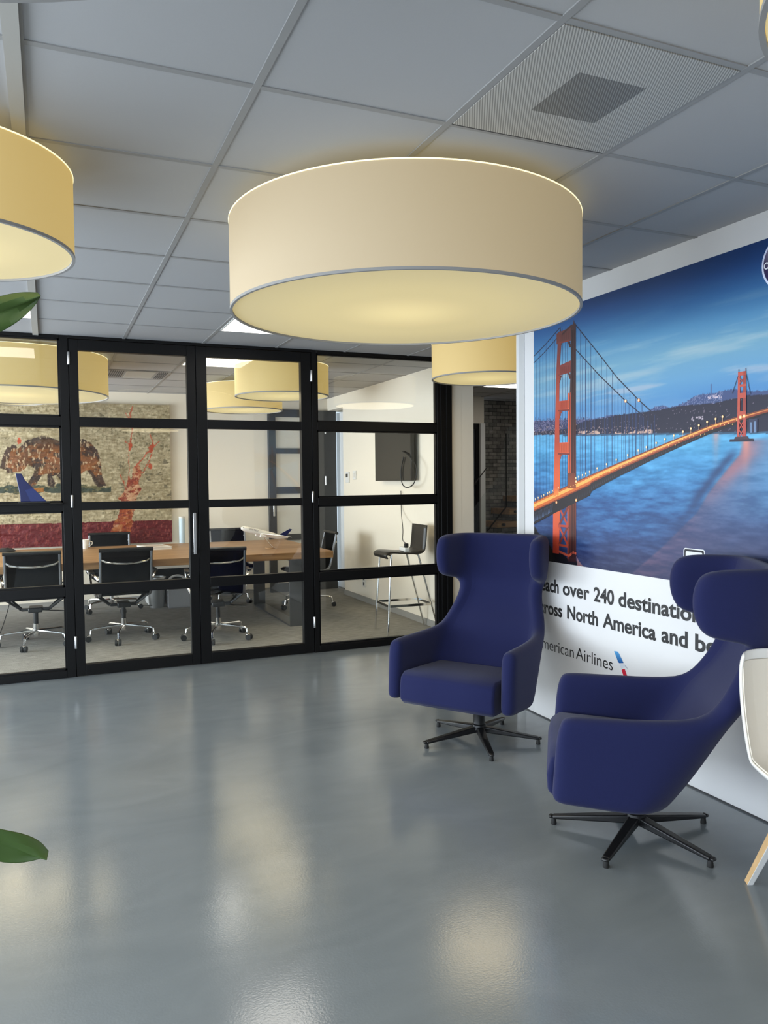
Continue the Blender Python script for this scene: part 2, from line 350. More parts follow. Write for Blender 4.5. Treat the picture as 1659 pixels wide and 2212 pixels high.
# stair hall beyond the corridor
w = MB(); w.box(XR + 0.13, 5.15, 9.3, 9.42, 0, HC); w.box(5.15, 5.51, 9.3, 9.42, 2.26, HC)
structure(w.build('wall_hall', M['warmwall'], smooth=False))
structure(MB().box(5.5, 8.0, 9.7, 9.82, 0, HC).build('wall_stone', M['stone'], smooth=False))
structure(MB().box(5.44, 5.51, 9.27, 9.72, 0, 2.26).build('trim_4', M['white'], smooth=False))
structure(MB().box(X1 - 0.1, X1, Y0, 9.9, 0, HC).build('wall_end', M['wall'], smooth=False))

# ------------------------------------------------------------------ black steel and glass partition
ZR = [(0.09, 0.635), (0.712, 1.289), (1.353, 1.933), (2.007, 2.515)]       # door panes
ZF = [(0.058, 0.630), (0.702, 1.286), (1.352, 1.937), (2.008, 2.597)]      # fixed panes
def pane_unit(name, x0, x1, gx0, gx1, zs, z0, z1, bead=False, label=None):
    """a leaf or a fixed light: frame with four panes; with bead the glazing beads stand proud in a second step"""
    r = sroot(name)
    if label: r['label'] = label
    fr = MB()
    fr.box(x0, gx0, YP - 0.03, YP + 0.03, z0, z1); fr.box(gx1, x1, YP - 0.03, YP + 0.03, z0, z1)
    edges = [z0] + [v for p in zs for v in p] + [z1]
    for k in range(0, len(edges), 2): fr.box(gx0, gx1, YP - 0.03, YP + 0.03, edges[k], edges[k + 1])
    fr.build('window_frame' if bead else 'door_frame', M['black'], r, bevel=0.002)
    if bead:
        for a, b_ in zs:
            q = MB(); t = 0.014
            for (xa, xb, za, zb) in ((gx0, gx1, a, a + t), (gx0, gx1, b_ - t, b_), (gx0, gx0 + t, a, b_), (gx1 - t, gx1, a, b_)):
                q.box(xa, xb, YP - 0.018, YP + 0.02, za, zb)
            q.build('glazing_bead', M['black'], r, smooth=False)
    for a, b_ in zs:
        MB().box(gx0 - 0.004, gx1 + 0.004, YP - 0.004, YP + 0.004, a - 0.004, b_ + 0.004).build('glass_pane', M['glass'], r, smooth=False)
    return r
def hinges(r, x, zz):
    for z in zz: MB().lathe([(0.010, -0.048), (0.011, -0.046), (0.011, 0.046), (0.010, 0.048)], (x, YP - 0.036, z), 12).build('hinge', M['alu'], r)
d1 = pane_unit('door_1', 0.172, 1.123, 0.238, 1.053, ZR, 0.006, 2.598, label='black glazed door leaf with a tall steel pull handle')
hinges(d1, 0.170, (2.45, 1.36, 0.27))
h = MB().box(1.074, 1.098, YP - 0.085, YP - 0.07, 0.915, 1.250); h.box(1.078, 1.094, YP - 0.075, YP - 0.028, 0.93, 0.95); h.box(1.078, 1.094, YP - 0.075, YP - 0.028, 1.215, 1.235)
h.build('handle', M['alu'], d1, bevel=0.002)
d2 = pane_unit('door_2', 1.127, 2.102, 1.212, 2.012, ZR, 0.006, 2.598, label='black glazed door leaf without a handle')
hinges(d2, 2.104, (2.40, 1.36, 0.27))
pane_unit('window_1', -0.95, 0.168, -0.88, 0.106, ZF, 0.0, 2.65, True)
pane_unit('window_2', 2.108, 3.456, 2.153, 3.318, ZF, 0.0, 2.65, True)
pane_unit('window_3', -2.2, -0.955, -2.13, -1.02, ZF, 0.0, 2.65, True)
pane_unit('window_4', X0, -2.205, X0 + 0.07, -2.27, ZF, 0.0, 2.65, True)
t = MB(); t.box(0.168, 2.108, YP - 0.035, YP + 0.035, 2.601, 2.65); [t.box(xx - 0.008, xx + 0.008, YP - 0.004, YP + 0.026, 0, 2.64) for xx in (0.170, 1.125, 2.105)]; t.box(3.35, 3.456, YP - 0.045, YP - 0.03, 0, 2.64); t.box(3.40, 3.456, YP - 0.06, YP - 0.045, 0, 2.64)
structure(t.build('trim_5', M['black'], bevel=0.002))

# ------------------------------------------------------------------ grey steel door in the meeting room's back corner
r = sroot('door_3'); r['label'] = 'dark grey steel door with frosted panes in the back corner'
fr = MB(); Ya, Yb_ = YB - 0.05, YB + 0.02
fr.box(2.725, 2.82, Ya, Yb_, 0, 2.46); fr.box(3.40, 3.68, Ya, Yb_, 0, 2.46); fr.box(2.82, 3.40, Ya, Yb_, 2.36, 2.46)
for za, zb in ((0, 0.12), (0.70, 0.78), (1.33, 1.42), (1.87, 1.94)): fr.box(2.82, 3.40, Ya, Yb_, za, zb)
fr.build('door_frame', M['grey_steel'], r, bevel=0.002)
MB().box(2.815, 3.405, YB - 0.02, YB - 0.012, 0.1, 2.38).build('frosted_pane', mat('frosted_glass', (0.66, 0.63, 0.56), 0.35, spec=0.5), r, smooth=False)
MB().box(2.76, 2.785, Ya - 0.05, Ya - 0.035, 1.03, 1.27).build('handle', M['alu'], r, bevel=0.003)
for z in (2.2, 1.5): MB().lathe([(0.012, -0.06), (0.012, 0.06)], (3.52, Ya - 0.01, z), 10).build('hinge', M['alu'], r)
r = sroot('door_4'); r['label'] = 'pale open doorway leaf beside the grey steel door'
MB().box(3.74, 3.80, 9.66, YB + 0.1, 0.01, 2.44).build('door_leaf', M['white'], r, bevel=0.003)
MB().tube(spline([(3.735, 9.72, 1.28), (3.69, 9.72, 1.26), (3.69, 9.72, 0.98), (3.735, 9.72, 0.96)], 6), 0.014, 10).build('handle', M['blacksatin'], r)

# ------------------------------------------------------------------ numpy painting helpers
def smooth_noise(shape, cell, seed):
    rng = np.random.default_rng(seed); h_, w_ = shape; gh, gw = int(h_ / cell[0]) + 3, int(w_ / cell[1]) + 3
    G = rng.random((gh, gw)); y = np.arange(h_) / cell[0]; x = np.arange(w_) / cell[1]
    yi, xi = y.astype(int), x.astype(int); fy, fx = y - yi, x - xi; fy = fy * fy * (3 - 2 * fy); fx = fx * fx * (3 - 2 * fx)
    a = G[yi][:, xi] * (1 - fx) + G[yi][:, xi + 1] * fx; b_ = G[yi + 1][:, xi] * (1 - fx) + G[yi + 1][:, xi + 1] * fx
    return a * (1 - fy[:, None]) + b_ * fy[:, None]
def fbm(shape, cell, seed, n=4):
    o = np.zeros(shape); amp = 1; tot = 0
    for k in range(n):
        o += amp * smooth_noise(shape, (max(1.01, cell[0] / 2 ** k), max(1.01, cell[1] / 2 ** k)), seed + k); tot += amp; amp *= 0.55
    return o / tot
def inside(poly, X, Y):
    r_ = np.zeros(X.shape, bool); n = len(poly)
    for i in range(n):
        (x0, y0), (x1, y1) = poly[i], poly[(i + 1) % n]
        if y0 == y1: continue
        c = ((y0 > Y) != (y1 > Y)) & (X < (x1 - x0) * (Y - y0) / (y1 - y0) + x0); r_ ^= c
    return r_
def lin(c): c = np.asarray(c, float) / 255; return np.where(c < 0.04045, c / 12.92, ((c + 0.055) / 1.055) ** 2.4)
def put(C, mask, col, a=1.0):
    m_ = (mask * a)[..., None] if mask.dtype != bool else (mask.astype(float) * a)[..., None]
    C[:] = C * (1 - m_) + np.asarray(col, float) * m_
def colour_mesh(name, P, F, C, material, parent):
    me = bpy.data.meshes.new(name); me.from_pydata(P, [], F); me.materials.append(material)
    ca = me.color_attributes.new('Col', 'FLOAT_COLOR', 'POINT')
    ca.data.foreach_set('color', np.concatenate([lin(np.clip(C, 0, 255)), np.ones((len(C), 1))], 1).astype(np.float32).ravel())
    o = bpy.data.objects.new(name, me); COL.objects.link(o); o.parent = parent
    return o
def grid_faces(h_, w_):
    i = np.arange(h_ - 1)[:, None] * w_ + np.arange(w_ - 1)[None]; i = i.ravel()
    return np.stack([i, i + 1, i + w_ + 1, i + w_], 1).tolist()

# ------------------------------------------------------------------ the mural: a printed dusk photograph of a suspension bridge, with lettering below
mural = thing('mural', 'large printed wall mural of a red suspension bridge at dusk above white lettering panel', 'mural', (XW, 4.155, 0))
Z0, Z1, SL = 0.990, 2.504, 2.62     # s runs along the wall towards the viewer
st = 0.004; sv = np.arange(0, SL, st); zv = np.arange(Z0, Z1 + st, st); Sg, Zg = np.meshgrid(sv, zv); sh = Sg.shape
hor = 1.774 - 0.048 * Sg
sky_t = np.clip((Zg - 1.80) / 0.70, 0, 1)
def ramp(t, stops):
    xs_ = [s_[0] for s_ in stops]; return np.stack([np.interp(t, xs_, [s_[1][k] for s_ in stops]) for k in range(3)], -1)
C = ramp(sky_t + (fbm(sh, (60, 200), 3) - 0.5) * 0.10, [(0, (106, 152, 203)), (0.10, (82, 142, 198)), (0.24, (104, 160, 202)), (0.42, (116, 166, 194)), (0.60, (82, 142, 184)), (0.78, (46, 104, 160)), (0.9, (34, 80, 140)), (1, (24, 58, 110))])
cl = fbm(sh, (9, 110), 11, 5); cl2 = fbm(sh, (34, 240), 17, 4)
cm = np.clip((cl * 0.6 + cl2 * 0.6 - 0.55) * 4, 0, 1) * np.exp(-((Zg - 2.06 - 0.03 * Sg) / 0.17) ** 2)
put(C, cm, (168, 192, 202), 0.72)
cm = np.clip((cl - 0.50) * 5, 0, 1) * np.exp(-((Zg - 1.955) / 0.05) ** 2); put(C, cm, (172, 182, 202), 0.6)
put(C, np.clip((Zg - 2.1) / 0.4, 0, 1) * np.clip((Sg - 0.6) / 1.2, 0, 1), (26, 58, 114), 0.4)
# water
wt = (hor - Zg) / 0.78
wn = fbm(sh, (5, 26), 23, 5); wn2 = fbm(sh, (30, 110), 29, 4)
Wc = ramp(np.clip(wt + (wn2 - 0.5) * 0.24, 0, 1), [(0, (96, 172, 218)), (0.12, (84, 164, 214)), (0.3, (66, 140, 196)), (0.5, (52, 112, 172)), (0.68, (46, 82, 136)), (0.85, (46, 58, 102)), (1, (44, 46, 78))])
Wc += ((wn - 0.5) * 75)[..., None] * np.array([0.8, 1, 1.05]); put(Wc, np.clip((Sg - 0.75) / 1.0, 0, 1) * np.clip((wt - 0.25) * 2.2, 0, 1), (58, 58, 92), 0.6)
put(Wc, np.clip((wn2 - 0.52) * 5, 0, 1) * np.clip((0.42 - Sg) / 0.3 + 0.4, 0, 1) * np.clip((wt - 0.35) * 3, 0, 1), (34, 52, 92), 0.5)
edge = np.interp(Zg, [1.0, 1.158, 1.329, 1.423, 1.527, 1.598, 1.66], [0.90, 1.123, 1.336, 1.405, 1.509, 1.585, 1.61])   # the bridge's reflected shadow line
pr = np.clip((Sg - edge) / 0.02, 0, 1) * np.clip((1.67 - Zg) / 0.02, 0, 1) * np.exp(-np.clip(Sg - edge, 0, 9) / 0.28)
put(Wc, pr * (0.55 + 0.45 * wn), (120, 88, 112), 0.72)
pr = pr * np.exp(-((Zg - 1.56) / 0.13) ** 2) * np.exp(-((Sg - edge - 0.05) / 0.07) ** 2); put(Wc, pr, (196, 112, 112), 0.7)
pr = np.exp(-((Sg - 1.628) / 0.022) ** 2) * (Zg < 1.655) * np.exp(-np.clip(1.655 - Zg, 0, 9) / 0.07); put(Wc, pr, (240, 150, 130), 0.85)
pr = np.exp(-((Sg - 1.46) / 0.018) ** 2) * (Zg < 1.70) * np.exp(-np.clip(1.70 - Zg, 0, 9) / 0.06); put(Wc, pr, (230, 160, 150), 0.8)
dk = np.exp(-((Sg - edge + 0.035) / 0.035) ** 2) * np.clip((1.64 - Zg) / 0.05, 0, 1) * np.clip((Zg - 1.22) / 0.2, 0, 1); put(Wc, dk, (32, 52, 96), 0.7)
put(Wc, np.clip((0.60 - wn) * 3, 0, 1) * np.clip((wt - 0.15) * 2.5, 0, 1), (34, 58, 108), 0.35)
wm = Zg < hor; C[wm] = Wc[wm]
# far city, hills
def below(line, jag=0.0, seed=0):
    xs_, ys_ = zip(*line); y = np.interp(sv, xs_, ys_)
    if jag: y = y + (np.random.default_rng(seed).random(len(sv)) ** 3) * jag
    return (Zg < y[None]) & (Zg > hor)
back = [(0, 1.838), (0.224, 1.830), (0.425, 1.826), (0.61, 1.833), (0.734, 1.840), (0.852, 1.834), (1.018, 1.836), (1.071, 1.857), (1.132, 1.855), (1.172, 1.841), (1.269, 1.857), (1.343, 1.885), (1.45, 1.884), (1.526, 1.889), (1.575, 1.887), (1.654, 1.869), (1.737, 1.863), (1.9, 1.87), (2.2, 1.90), (2.62, 1.93)]
bk = below(back, 0.006, 5); put(C, bk, (66, 82, 128)); rn = np.random.default_rng(9).random(sh)
put(C, bk & (rn > 0.80) & (Sg < 1.5), (150, 156, 190), 0.75)
city = below([(0, 1.862), (0.3, 1.845), (0.5, 1.832), (0.7, 1.80), (2.62, 1.5)], 0.022, 6); put(C, city, (52, 58, 96)); put(C, city & (rn > 0.72), (126, 122, 156)); put(C, city & (rn > 0.93) & (Zg < 1.82), (225, 190, 170))
front = [(0.35, 1.79), (0.5, 1.822), (0.70, 1.830), (0.782, 1.836), (1.04, 1.834), (1.172, 1.841), (1.269, 1.843), (1.362, 1.841), (1.45, 1.837), (1.535, 1.845), (1.575, 1.848), (1.631, 1.855), (1.737, 1.847), (2.1, 1.85), (2.62, 1.86)]
fm = below(front, 0.004, 8); put(C, fm, (38, 38, 60)); put(C, fm & (rn > 0.93) & (Zg < hor + 0.04) & (Sg < 1.1), (215, 180, 175), 0.8)
put(C, fm & (rn > 0.985), (170, 150, 170), 0.7)
sl = (np.abs(Zg - hor - 0.008) < 0.010) & (fbm(sh, (3, 9), 44, 2) > 0.56) & (Sg > 0.4) & (Sg < 1.05); put(C, sl, (250, 205, 180), 0.8)
put(C, (np.abs(Zg - hor + 0.004) < 0.005) & (Sg > 0.3), (40, 58, 82), 0.7)
for s_, z_, n_ in ((1.45, 1.868, 30), (1.35, 1.775, 16)):
    for k in range(n_): put(C, ((Sg - s_ - random.uniform(-.04, .04)) ** 2 + (Zg - z_ - random.uniform(-.008, .008)) ** 2) < 0.003 ** 2, (205, 190, 205))
put(C, (np.abs(Sg - 1.43) < 0.003) & (Zg > 1.87) & (Zg < 1.93), (80, 95, 140), 0.8)
# dark shore rocks at the foot of the near tower
put(C, inside([(0, 0.98), (0, 1.20), (0.02, 1.19), (0.045, 1.16), (0.10, 1.13), (0.17, 1.085), (0.2, 1.06), (0.30, 1.045), (0.36, 1.02), (0.44, 1.015), (0.50, 0.985)], Sg, Zg), (24, 24, 34))
put(C, inside([(0.43, 1.045), (0.45, 1.02), (0.50, 0.985), (0.44, 0.985)], Sg, Zg), (190, 140, 140), 0.7)
A_P = np.stack([np.full(sh, -0.003), -Sg, Zg], -1).reshape(-1, 3); A_C = C.reshape(-1, 3) * 0.95
P = A_P.tolist(); F = grid_faces(*sh); CC = [A_C]
layer = [0.0035]; F_count = []
def poly(pts, col, cols=None, lift=None):
    x = -(lift or layer[0]) - 3e-7 * len(F_count); F_count.append(1); o = len(P); P.extend([(x, -s_, z_) for s_, z_ in pts]); F.append(tuple(range(o, o + len(pts))))
    CC.append(np.array(cols if cols else [col] * len(pts), float))
def line(pts, wd, col, lift=None):
    for (a, b_), (c, d) in zip(pts, pts[1:]):
        n = math.hypot(c - a, d - b_); nx, ny = -(d - b_) / n * wd / 2, (c - a) / n * wd / 2
        poly([(a + nx, b_ + ny), (a - nx, b_ - ny), (c - nx, d - ny), (c + nx, d + ny)], col, lift=lift)
def dot(s_, z_, r_, col, lift=0.0062): poly([(s_ + r_ * math.cos(k * PI / 4), z_ + r_ * math.sin(k * PI / 4)) for k in range(8)], col, lift=lift)
def deck_top(s_): return float(np.interp(s_, [-0.01, 0.2, 0.427, 0.62, 0.806, 1.051, 1.24, 1.431, 1.579, 1.701, 2.7], [1.350, 1.413, 1.480, 1.534, 1.583, 1.646, 1.694, 1.740, 1.766, 1.784, 1.93]))
def deck_bot(s_): return float(np.interp(s_, [-0.01, 0.2, 0.42, 0.555, 0.57, 0.75, 0.931, 1.08, 1.229, 1.431, 1.684, 2.7], [1.206, 1.282, 1.356, 1.400, 1.424, 1.490, 1.549, 1.598, 1.643, 1.700, 1.757, 1.92]))
# cables and hangers
Cc = (40, 42, 62)
c1 = [(0.425, 2.382), (0.610, 2.206), (0.782, 2.037), (0.953, 1.898), (1.05, 1.829), (1.112, 1.788)]
c2 = [(0.425, 2.243), (0.635, 2.068), (0.852, 1.904), (0.964, 1.829), (1.05, 1.77)]
def on(c, s_): return float(np.interp(s_, [p_[0] for p_ in c], [p_[1] for p_ in c]))
for k in range(15):
    s_ = 0.468 + 0.046 * k
    if s_ < 1.1: line([(s_, on(c1, s_)), (s_, deck_top(s_))], 0.0034, (44, 58, 98))
for k in range(22):
    s_ = 0.455 + 0.028 * k
    if s_ < 1.06: line([(s_, on(c2, s_)), (s_, deck_top(s_))], 0.0026, (54, 72, 116))
cl_a = [(0.0, 2.266), (0.12, 2.318), (0.272, 2.395)]; cl_b = [(0.0, 2.225), (0.12, 2.276), (0.255, 2.345)]
for s_, c in ((0.03, cl_b), (0.066, cl_a), (0.098, cl_b), (0.132, cl_a), (0.162, cl_b), (0.196, cl_a), (0.222, cl_b), (0.30, cl_a), (0.325, cl_a), (0.345, cl_a)):
    line([(s_, on(c, min(s_, 0.255))), (s_, deck_top(s_))], 0.0028, (46, 62, 102))
for c in (c1, c2, cl_a, cl_b): line(c, 0.0055, Cc, 0.0038)
# near tower
OR, ORL, ORD, DK, BR = (176, 70, 52), (214, 92, 58), (120, 50, 46), (62, 38, 40), (96, 52, 50)
layer[0] = 0.0042
def strip(pts, cols): # quads between successive (s0,s1,z) with colours per level
    for (a, b_, z_), (c, d, y_), q0, q1 in zip(pts, pts[1:], cols, cols[1:]): poly([(a, z_), (b_, z_), (d, y_), (c, y_)], None, [q0, q0, q1, q1])
strip([(0.256, 0.296, 2.372), (0.240, 0.272, 2.175), (0.230, 0.266, 1.96), (0.220, 0.268, 1.715), (0.214, 0.272, 1.55), (0.205, 0.275, 1.374), (0.200, 0.262, 1.045)], [BR, ORD, OR, OR, ORL, (222, 104, 60), (196, 66, 52)])
strip([(0.378, 0.426, 2.392), (0.378, 0.427, 2.175), (0.366, 0.426, 1.95), (0.352, 0.427, 1.71), (0.350, 0.428, 1.55), (0.352, 0.429, 1.376), (0.350, 0.428, 1.008)], [DK, DK, (70, 40, 40), (84, 44, 42), (110, 54, 44), (120, 58, 42), (52, 30, 36)])
for a, b_, q0, q1 in ((0.352, 0.366, ORL, ORL), (0.372, 0.378, OR, ORL)):
    strip([(a, b_, 2.0), (a, b_, 1.38)], [q0, q1])
strip([(0.345, 0.357, 1.372), (0.345, 0.357, 1.02)], [ORL, ORD])
for a, b_ in ((0.388, 0.395), (0.408, 0.413)): line([((a + b_) / 2, 2.36), ((a + b_) / 2, 1.03)], b_ - a, (28, 20, 26), 0.0046)
for (zt0, zt1, zb0, zb1, q) in ((2.366, 2.380, 2.302, 2.300, BR), (2.168, 2.188, 2.112, 2.118, ORD), (1.962, 1.958, 1.900, 1.896, OR), (1.714, 1.712, 1.643, 1.638, (206, 88, 58))):
    poly([(0.24, zt0), (0.385, zt1), (0.38, zb1), (0.24, zb0)], q, lift=0.0040)
    line([(0.255, zb0 + 0.004), (0.37, zb1 + 0.004)], 0.008, ORD, 0.0045)
    for k in range(5): line([(0.285 + k * 0.018, zb0 + 0.012), (0.285 + k * 0.018, zt0 - 0.008)], 0.003, tuple(int(v * 0.72) for v in q), 0.0044)
    for i_ in (0, 1, 2):   # stepped arch brackets below each strut
        poly([(0.262, zb0), (0.290 - 0.008 * i_, zb0), (0.290 - 0.008 * i_, zb0 - 0.014 * (i_ + 1)), (0.262, zb0 - 0.014 * (i_ + 1))], tuple(int(v * 0.8) for v in q), lift=0.0041)
        poly([(0.36, zb1), (0.352 + 0.006 * i_, zb1), (0.352 + 0.006 * i_, zb1 - 0.012 * (i_ + 1)), (0.38, zb1 - 0.012 * (i_ + 1))], tuple(int(v * 0.7) for v in q), lift=0.0041)
poly([(0.27, 2.372), (0.282, 2.372), (0.277, 2.402)], DK); poly([(0.400, 2.39), (0.415, 2.39), (0.408, 2.418)], DK); line([(0.296, 2.352), (0.385, 2.388)], 0.012, DK)
for (za, zb) in ((1.33, 1.215), (1.215, 1.10)):      # cross bracing below the deck
    line([(0.262, za), (0.352, zb)], 0.016, OR); line([(0.352, za), (0.262, zb)], 0.016, ORD)
line([(0.255, 1.215), (0.352, 1.215)], 0.014, OR); line([(0.255, 1.10), (0.352, 1.095)], 0.014, OR)
line([(0.26, 1.06), (0.36, 1.04), (0.40, 1.065), (0.43, 1.06)], 0.014, (190, 84, 62))
# deck: orange roadway and dark truss
layer[0] = 0.0050
ss = [0.0, 0.1, 0.2, 0.32, 0.427, 0.555, 0.57, 0.68, 0.806, 0.93, 1.051, 1.15, 1.24, 1.34, 1.431, 1.51, 1.579, 1.701, 2.0, 2.6]
for a, b_ in zip(ss, ss[1:]):
    ta, tb, ba, bb = deck_top(a), deck_top(b_), deck_bot(a), deck_bot(b_); ra, rb = min(0.052, 0.42 * (ta - ba)), min(0.052, 0.42 * (tb - bb))
    poly([(a, ba), (b_, bb), (b_, tb), (a, ta)], (34, 30, 38))
    q = (206, 104, 52) if a < 0.7 else (196, 108, 70)
    poly([(a, ta - ra), (b_, tb - rb), (b_, tb), (a, ta)], q, lift=0.0052)
    line([(a, ta - ra * 0.5), (b_, tb - rb * 0.5)], ra * 0.35, (250, 176, 92), 0.0054); line([(a, ta - 0.003), (b_, tb - 0.003)], 0.006, (120, 62, 48), 0.0055)
    line([(a, ta - ra - 0.004), (b_, tb - rb - 0.004)], 0.007, (140, 62, 40), 0.0055)
for k in range(26):       # truss lattice, the water shines through
    a = 0.004 + k * 0.0125
    if a > 0.20: break
    t_, b0 = deck_top(a) - 0.062, deck_bot(a) + 0.010
    hh = t_ - b0; poly([(a, b0 + 0.1 * hh), (a + 0.0045, b0 + 0.1 * hh), (a + 0.0022, b0 + 0.62 * hh)], (96, 124, 164), lift=0.0055)
    poly([(a + 0.0065, t_ - 0.1 * hh), (a + 0.0100, t_ - 0.1 * hh), (a + 0.0082, b0 + 0.45 * hh)], (74, 84, 108), lift=0.0055)
for k in range(60):
    a = 0.44 + k * 0.016; t_, b0 = deck_top(a), deck_bot(a); h_ = t_ - b0
    poly([(a, b0 + 0.14 * h_), (a + 0.006, b0 + 0.14 * h_), (a + 0.003, b0 + 0.36 * h_)], (62, 66, 82), lift=0.0055)
# front face of the near leg passes in front of the deck
layer[0] = 0.0058
poly([(0.214, 1.45), (0.262, 1.45), (0.262, 1.40), (0.210, 1.385)], ORL, [ORL, ORL, (240, 140, 70), (240, 140, 70)])
strip([(0.352, 0.428, 1.53), (0.352, 0.430, 1.44)], [(110, 54, 44), (150, 74, 44)])
# far tower
for a, b_, t_, q in ((1.584, 1.597, 1.962, (188, 84, 70)), (1.613, 1.629, 1.962, (150, 66, 62))): poly([(a - 0.002, 1.757), (b_, 1.757), (b_ - 0.001, t_), (a, t_)], q)
for za, zb in ((1.962, 1.945), (1.906, 1.896), (1.868, 1.845), (1.788, 1.770)): poly([(1.584, zb), (1.628, zb), (1.628, za), (1.584, za)], (184, 82, 70))
line([(1.59, 1.94), (1.62, 1.905)], 0.004, (150, 70, 70)); line([(1.62, 1.94), (1.59, 1.905)], 0.004, (150, 70, 70))
for s_ in (1.588, 1.626): line([(s_, 1.96), (s_, 1.974)], 0.003, (90, 50, 60))
poly([(1.581, 1.672), (1.594, 1.672), (1.594, 1.757), (1.582, 1.757)], (192, 88, 78)); poly([(1.614, 1.671), (1.629, 1.671), (1.629, 1.757), (1.614, 1.757)], (176, 76, 70))
for za, zb in ((1.745, 1.708), (1.708, 1.672)): line([(1.592, za), (1.617, zb)], 0.005, (180, 84, 74)); line([(1.617, za), (1.592, zb)], 0.005, (180, 84, 74))
poly([(1.54, 1.656), (1.67, 1.652), (1.668, 1.664), (1.542, 1.668)], (44, 40, 58)); poly([(1.565, 1.666), (1.645, 1.664), (1.638, 1.676), (1.572, 1.677)], (70, 52, 64))
poly([(1.645, 1.69), (1.69, 1.69), (1.69, 1.75), (1.645, 1.752)], (52, 56, 82)); poly([(1.652, 1.69), (1.662, 1.69), (1.662, 1.735), (1.652, 1.736)], (108, 132, 168)); poly([(1.672, 1.69), (1.682, 1.69), (1.682, 1.738), (1.672, 1.738)], (108, 132, 168))
line([(1.585, 1.945), (1.553, 1.872)], 0.003, (44, 46, 70)); line([(1.629, 1.945), (1.652, 1.86)], 0.003, (44, 46, 70))
# lamps on the bridge
for s_ in (0.02, 0.05, 0.085, 0.11, 0.15, 0.17, 0.20, 0.26, 0.43, 0.455, 0.49, 0.52, 0.555, 0.62, 0.70, 0.78, 0.87, 0.95, 1.01, 1.08, 1.14, 1.20, 1.26, 1.31, 1.36, 1.41, 1.46, 1.50):
    z_ = deck_top(s_) + (0.020 if s_ > 0.4 else 0.012); line([(s_, z_ - 0.024), (s_, z_)], 0.002, (230, 180, 130), 0.006); dot(s_, z_, 0.0060, (255, 205, 140)); dot(s_, z_, 0.0033, (255, 244, 205), 0.0066)
for s_ in np.linspace(0.22, 1.58, 60): dot(float(s_), deck_top(float(s_)) - 0.012 - 0.02 * random.random(), 0.0032, (255, 206, 120))
for s_, z_ in ((0.432, 1.480), (0.432, 1.372), (0.24, 1.355), (0.953, 1.900), (0.852, 1.905), (1.60, 1.762), (1.62, 1.765)): dot(s_, z_, 0.009, (255, 170, 110)); dot(s_, z_, 0.005, (255, 236, 190), 0.0066)
colour_mesh('photo_print', P, F, np.concatenate(CC), M['art'], mural)
# white panel below, lettering, emblem, oval badge, framed mark
MB().box(-0.0035, -0.001, -SL, 0.0, 0.008, Z0).build('white_panel', mat('vinyl_white', (0.74, 0.74, 0.75), 0.5, spec=0.3), mural, smooth=False)
def text_mesh(name, body, material, parent, s0, s1, zb, cap, x=-0.0045, bold=0.0):
    """lettering on the mural wall: fitted between s0 and s1, baseline zb, cap height cap (of a capital letter in this font)"""
    cu = bpy.data.curves.new(name, 'FONT'); cu.body = body; cu.size = 1.0; cu.offset = bold; cu.resolution_u = 6
    tmp = bpy.data.objects.new(name, cu); COL.objects.link(tmp); dg = bpy.context.evaluated_depsgraph_get(); dg.update()
    me = bpy.data.meshes.new_from_object(tmp.evaluated_get(dg)); bpy.data.objects.remove(tmp); bpy.data.curves.remove(cu)
    co = np.empty(len(me.vertices) * 3); me.vertices.foreach_get('co', co); co = co.reshape(-1, 3)
    a, b_ = co[:, 0].min(), co[:, 0].max(); k = (s1 - s0) / (b_ - a)
    out = np.stack([np.full(len(co), x), -(s0 + (co[:, 0] - a) * k), zb + co[:, 1] * cap * 1.13 / 0.73], 1)
    me.vertices.foreach_set('co', out.ravel()); me.materials.clear(); me.materials.append(material); me.update()
    o = bpy.data.objects.new(name, me); COL.objects.link(o); o.parent = parent; return o
TXT = [('Reach', 0.02, 0.260, 0.805), ('over', 0.300, 0.552, 0.805), ('240', 0.590, 0.762, 0.806), ('destinations', 0.798, 1.436, 0.808),
       ('across', 0.01, 0.294, 0.664), ('North', 0.343, 0.627, 0.668), ('America', 0.668, 1.083, 0.671), ('and', 1.120, 1.297, 0.674), ('beyond', 1.343, 1.76, 0.674)]
for tx, a, b_, zb in TXT: text_mesh('lettering', tx, M['textblack'], mural, a, b_, zb, 0.072, bold=0.028)
text_mesh('lettering', 'American', M['textblack'], mural, -0.0 + 0.012, 0.408, 0.440, 0.064, bold=-0.002)
text_mesh('lettering', 'Airlines', M['textblack'], mural, 0.428, 0.753, 0.442, 0.064, bold=-0.002)
def flat(name, polys, parent, x):
    Pp, Ff, Cq = [], [], []
    for pts, cols in polys:
        o = len(Pp); Pp += [(x, -a, b_) for a, b_ in pts]; Ff.append(tuple(range(o, o + len(pts)))); Cq += cols
    return colour_mesh(name, Pp, Ff, np.array(Cq, float), M['art'], parent)
bl0, bl1, gy, gy2, rd0, rd1 = (86, 160, 214), (24, 84, 152), (205, 212, 222), (150, 160, 178), (206, 40, 62), (170, 24, 48)
flat('emblem', [([(0.763, 0.553), (0.790, 0.556), (0.804, 0.548), (0.840, 0.503), (0.806, 0.495), (0.796, 0.500)], [bl0, bl0, bl0, bl1, bl1, bl1]),
    ([(0.806, 0.492), (0.838, 0.499), (0.858, 0.492), (0.876, 0.478), (0.852, 0.484), (0.838, 0.478), (0.824, 0.466)], [gy, gy, gy2, gy2, gy, gy, gy]),
    ([(0.824, 0.462), (0.836, 0.470), (0.850, 0.472), (0.890, 0.400), (0.856, 0.404)], [rd0, rd0, rd0, rd1, rd1])], mural, -0.0045)
cx_, cz_, ra_, rb_ = 1.82, 2.392, 0.117, 0.117
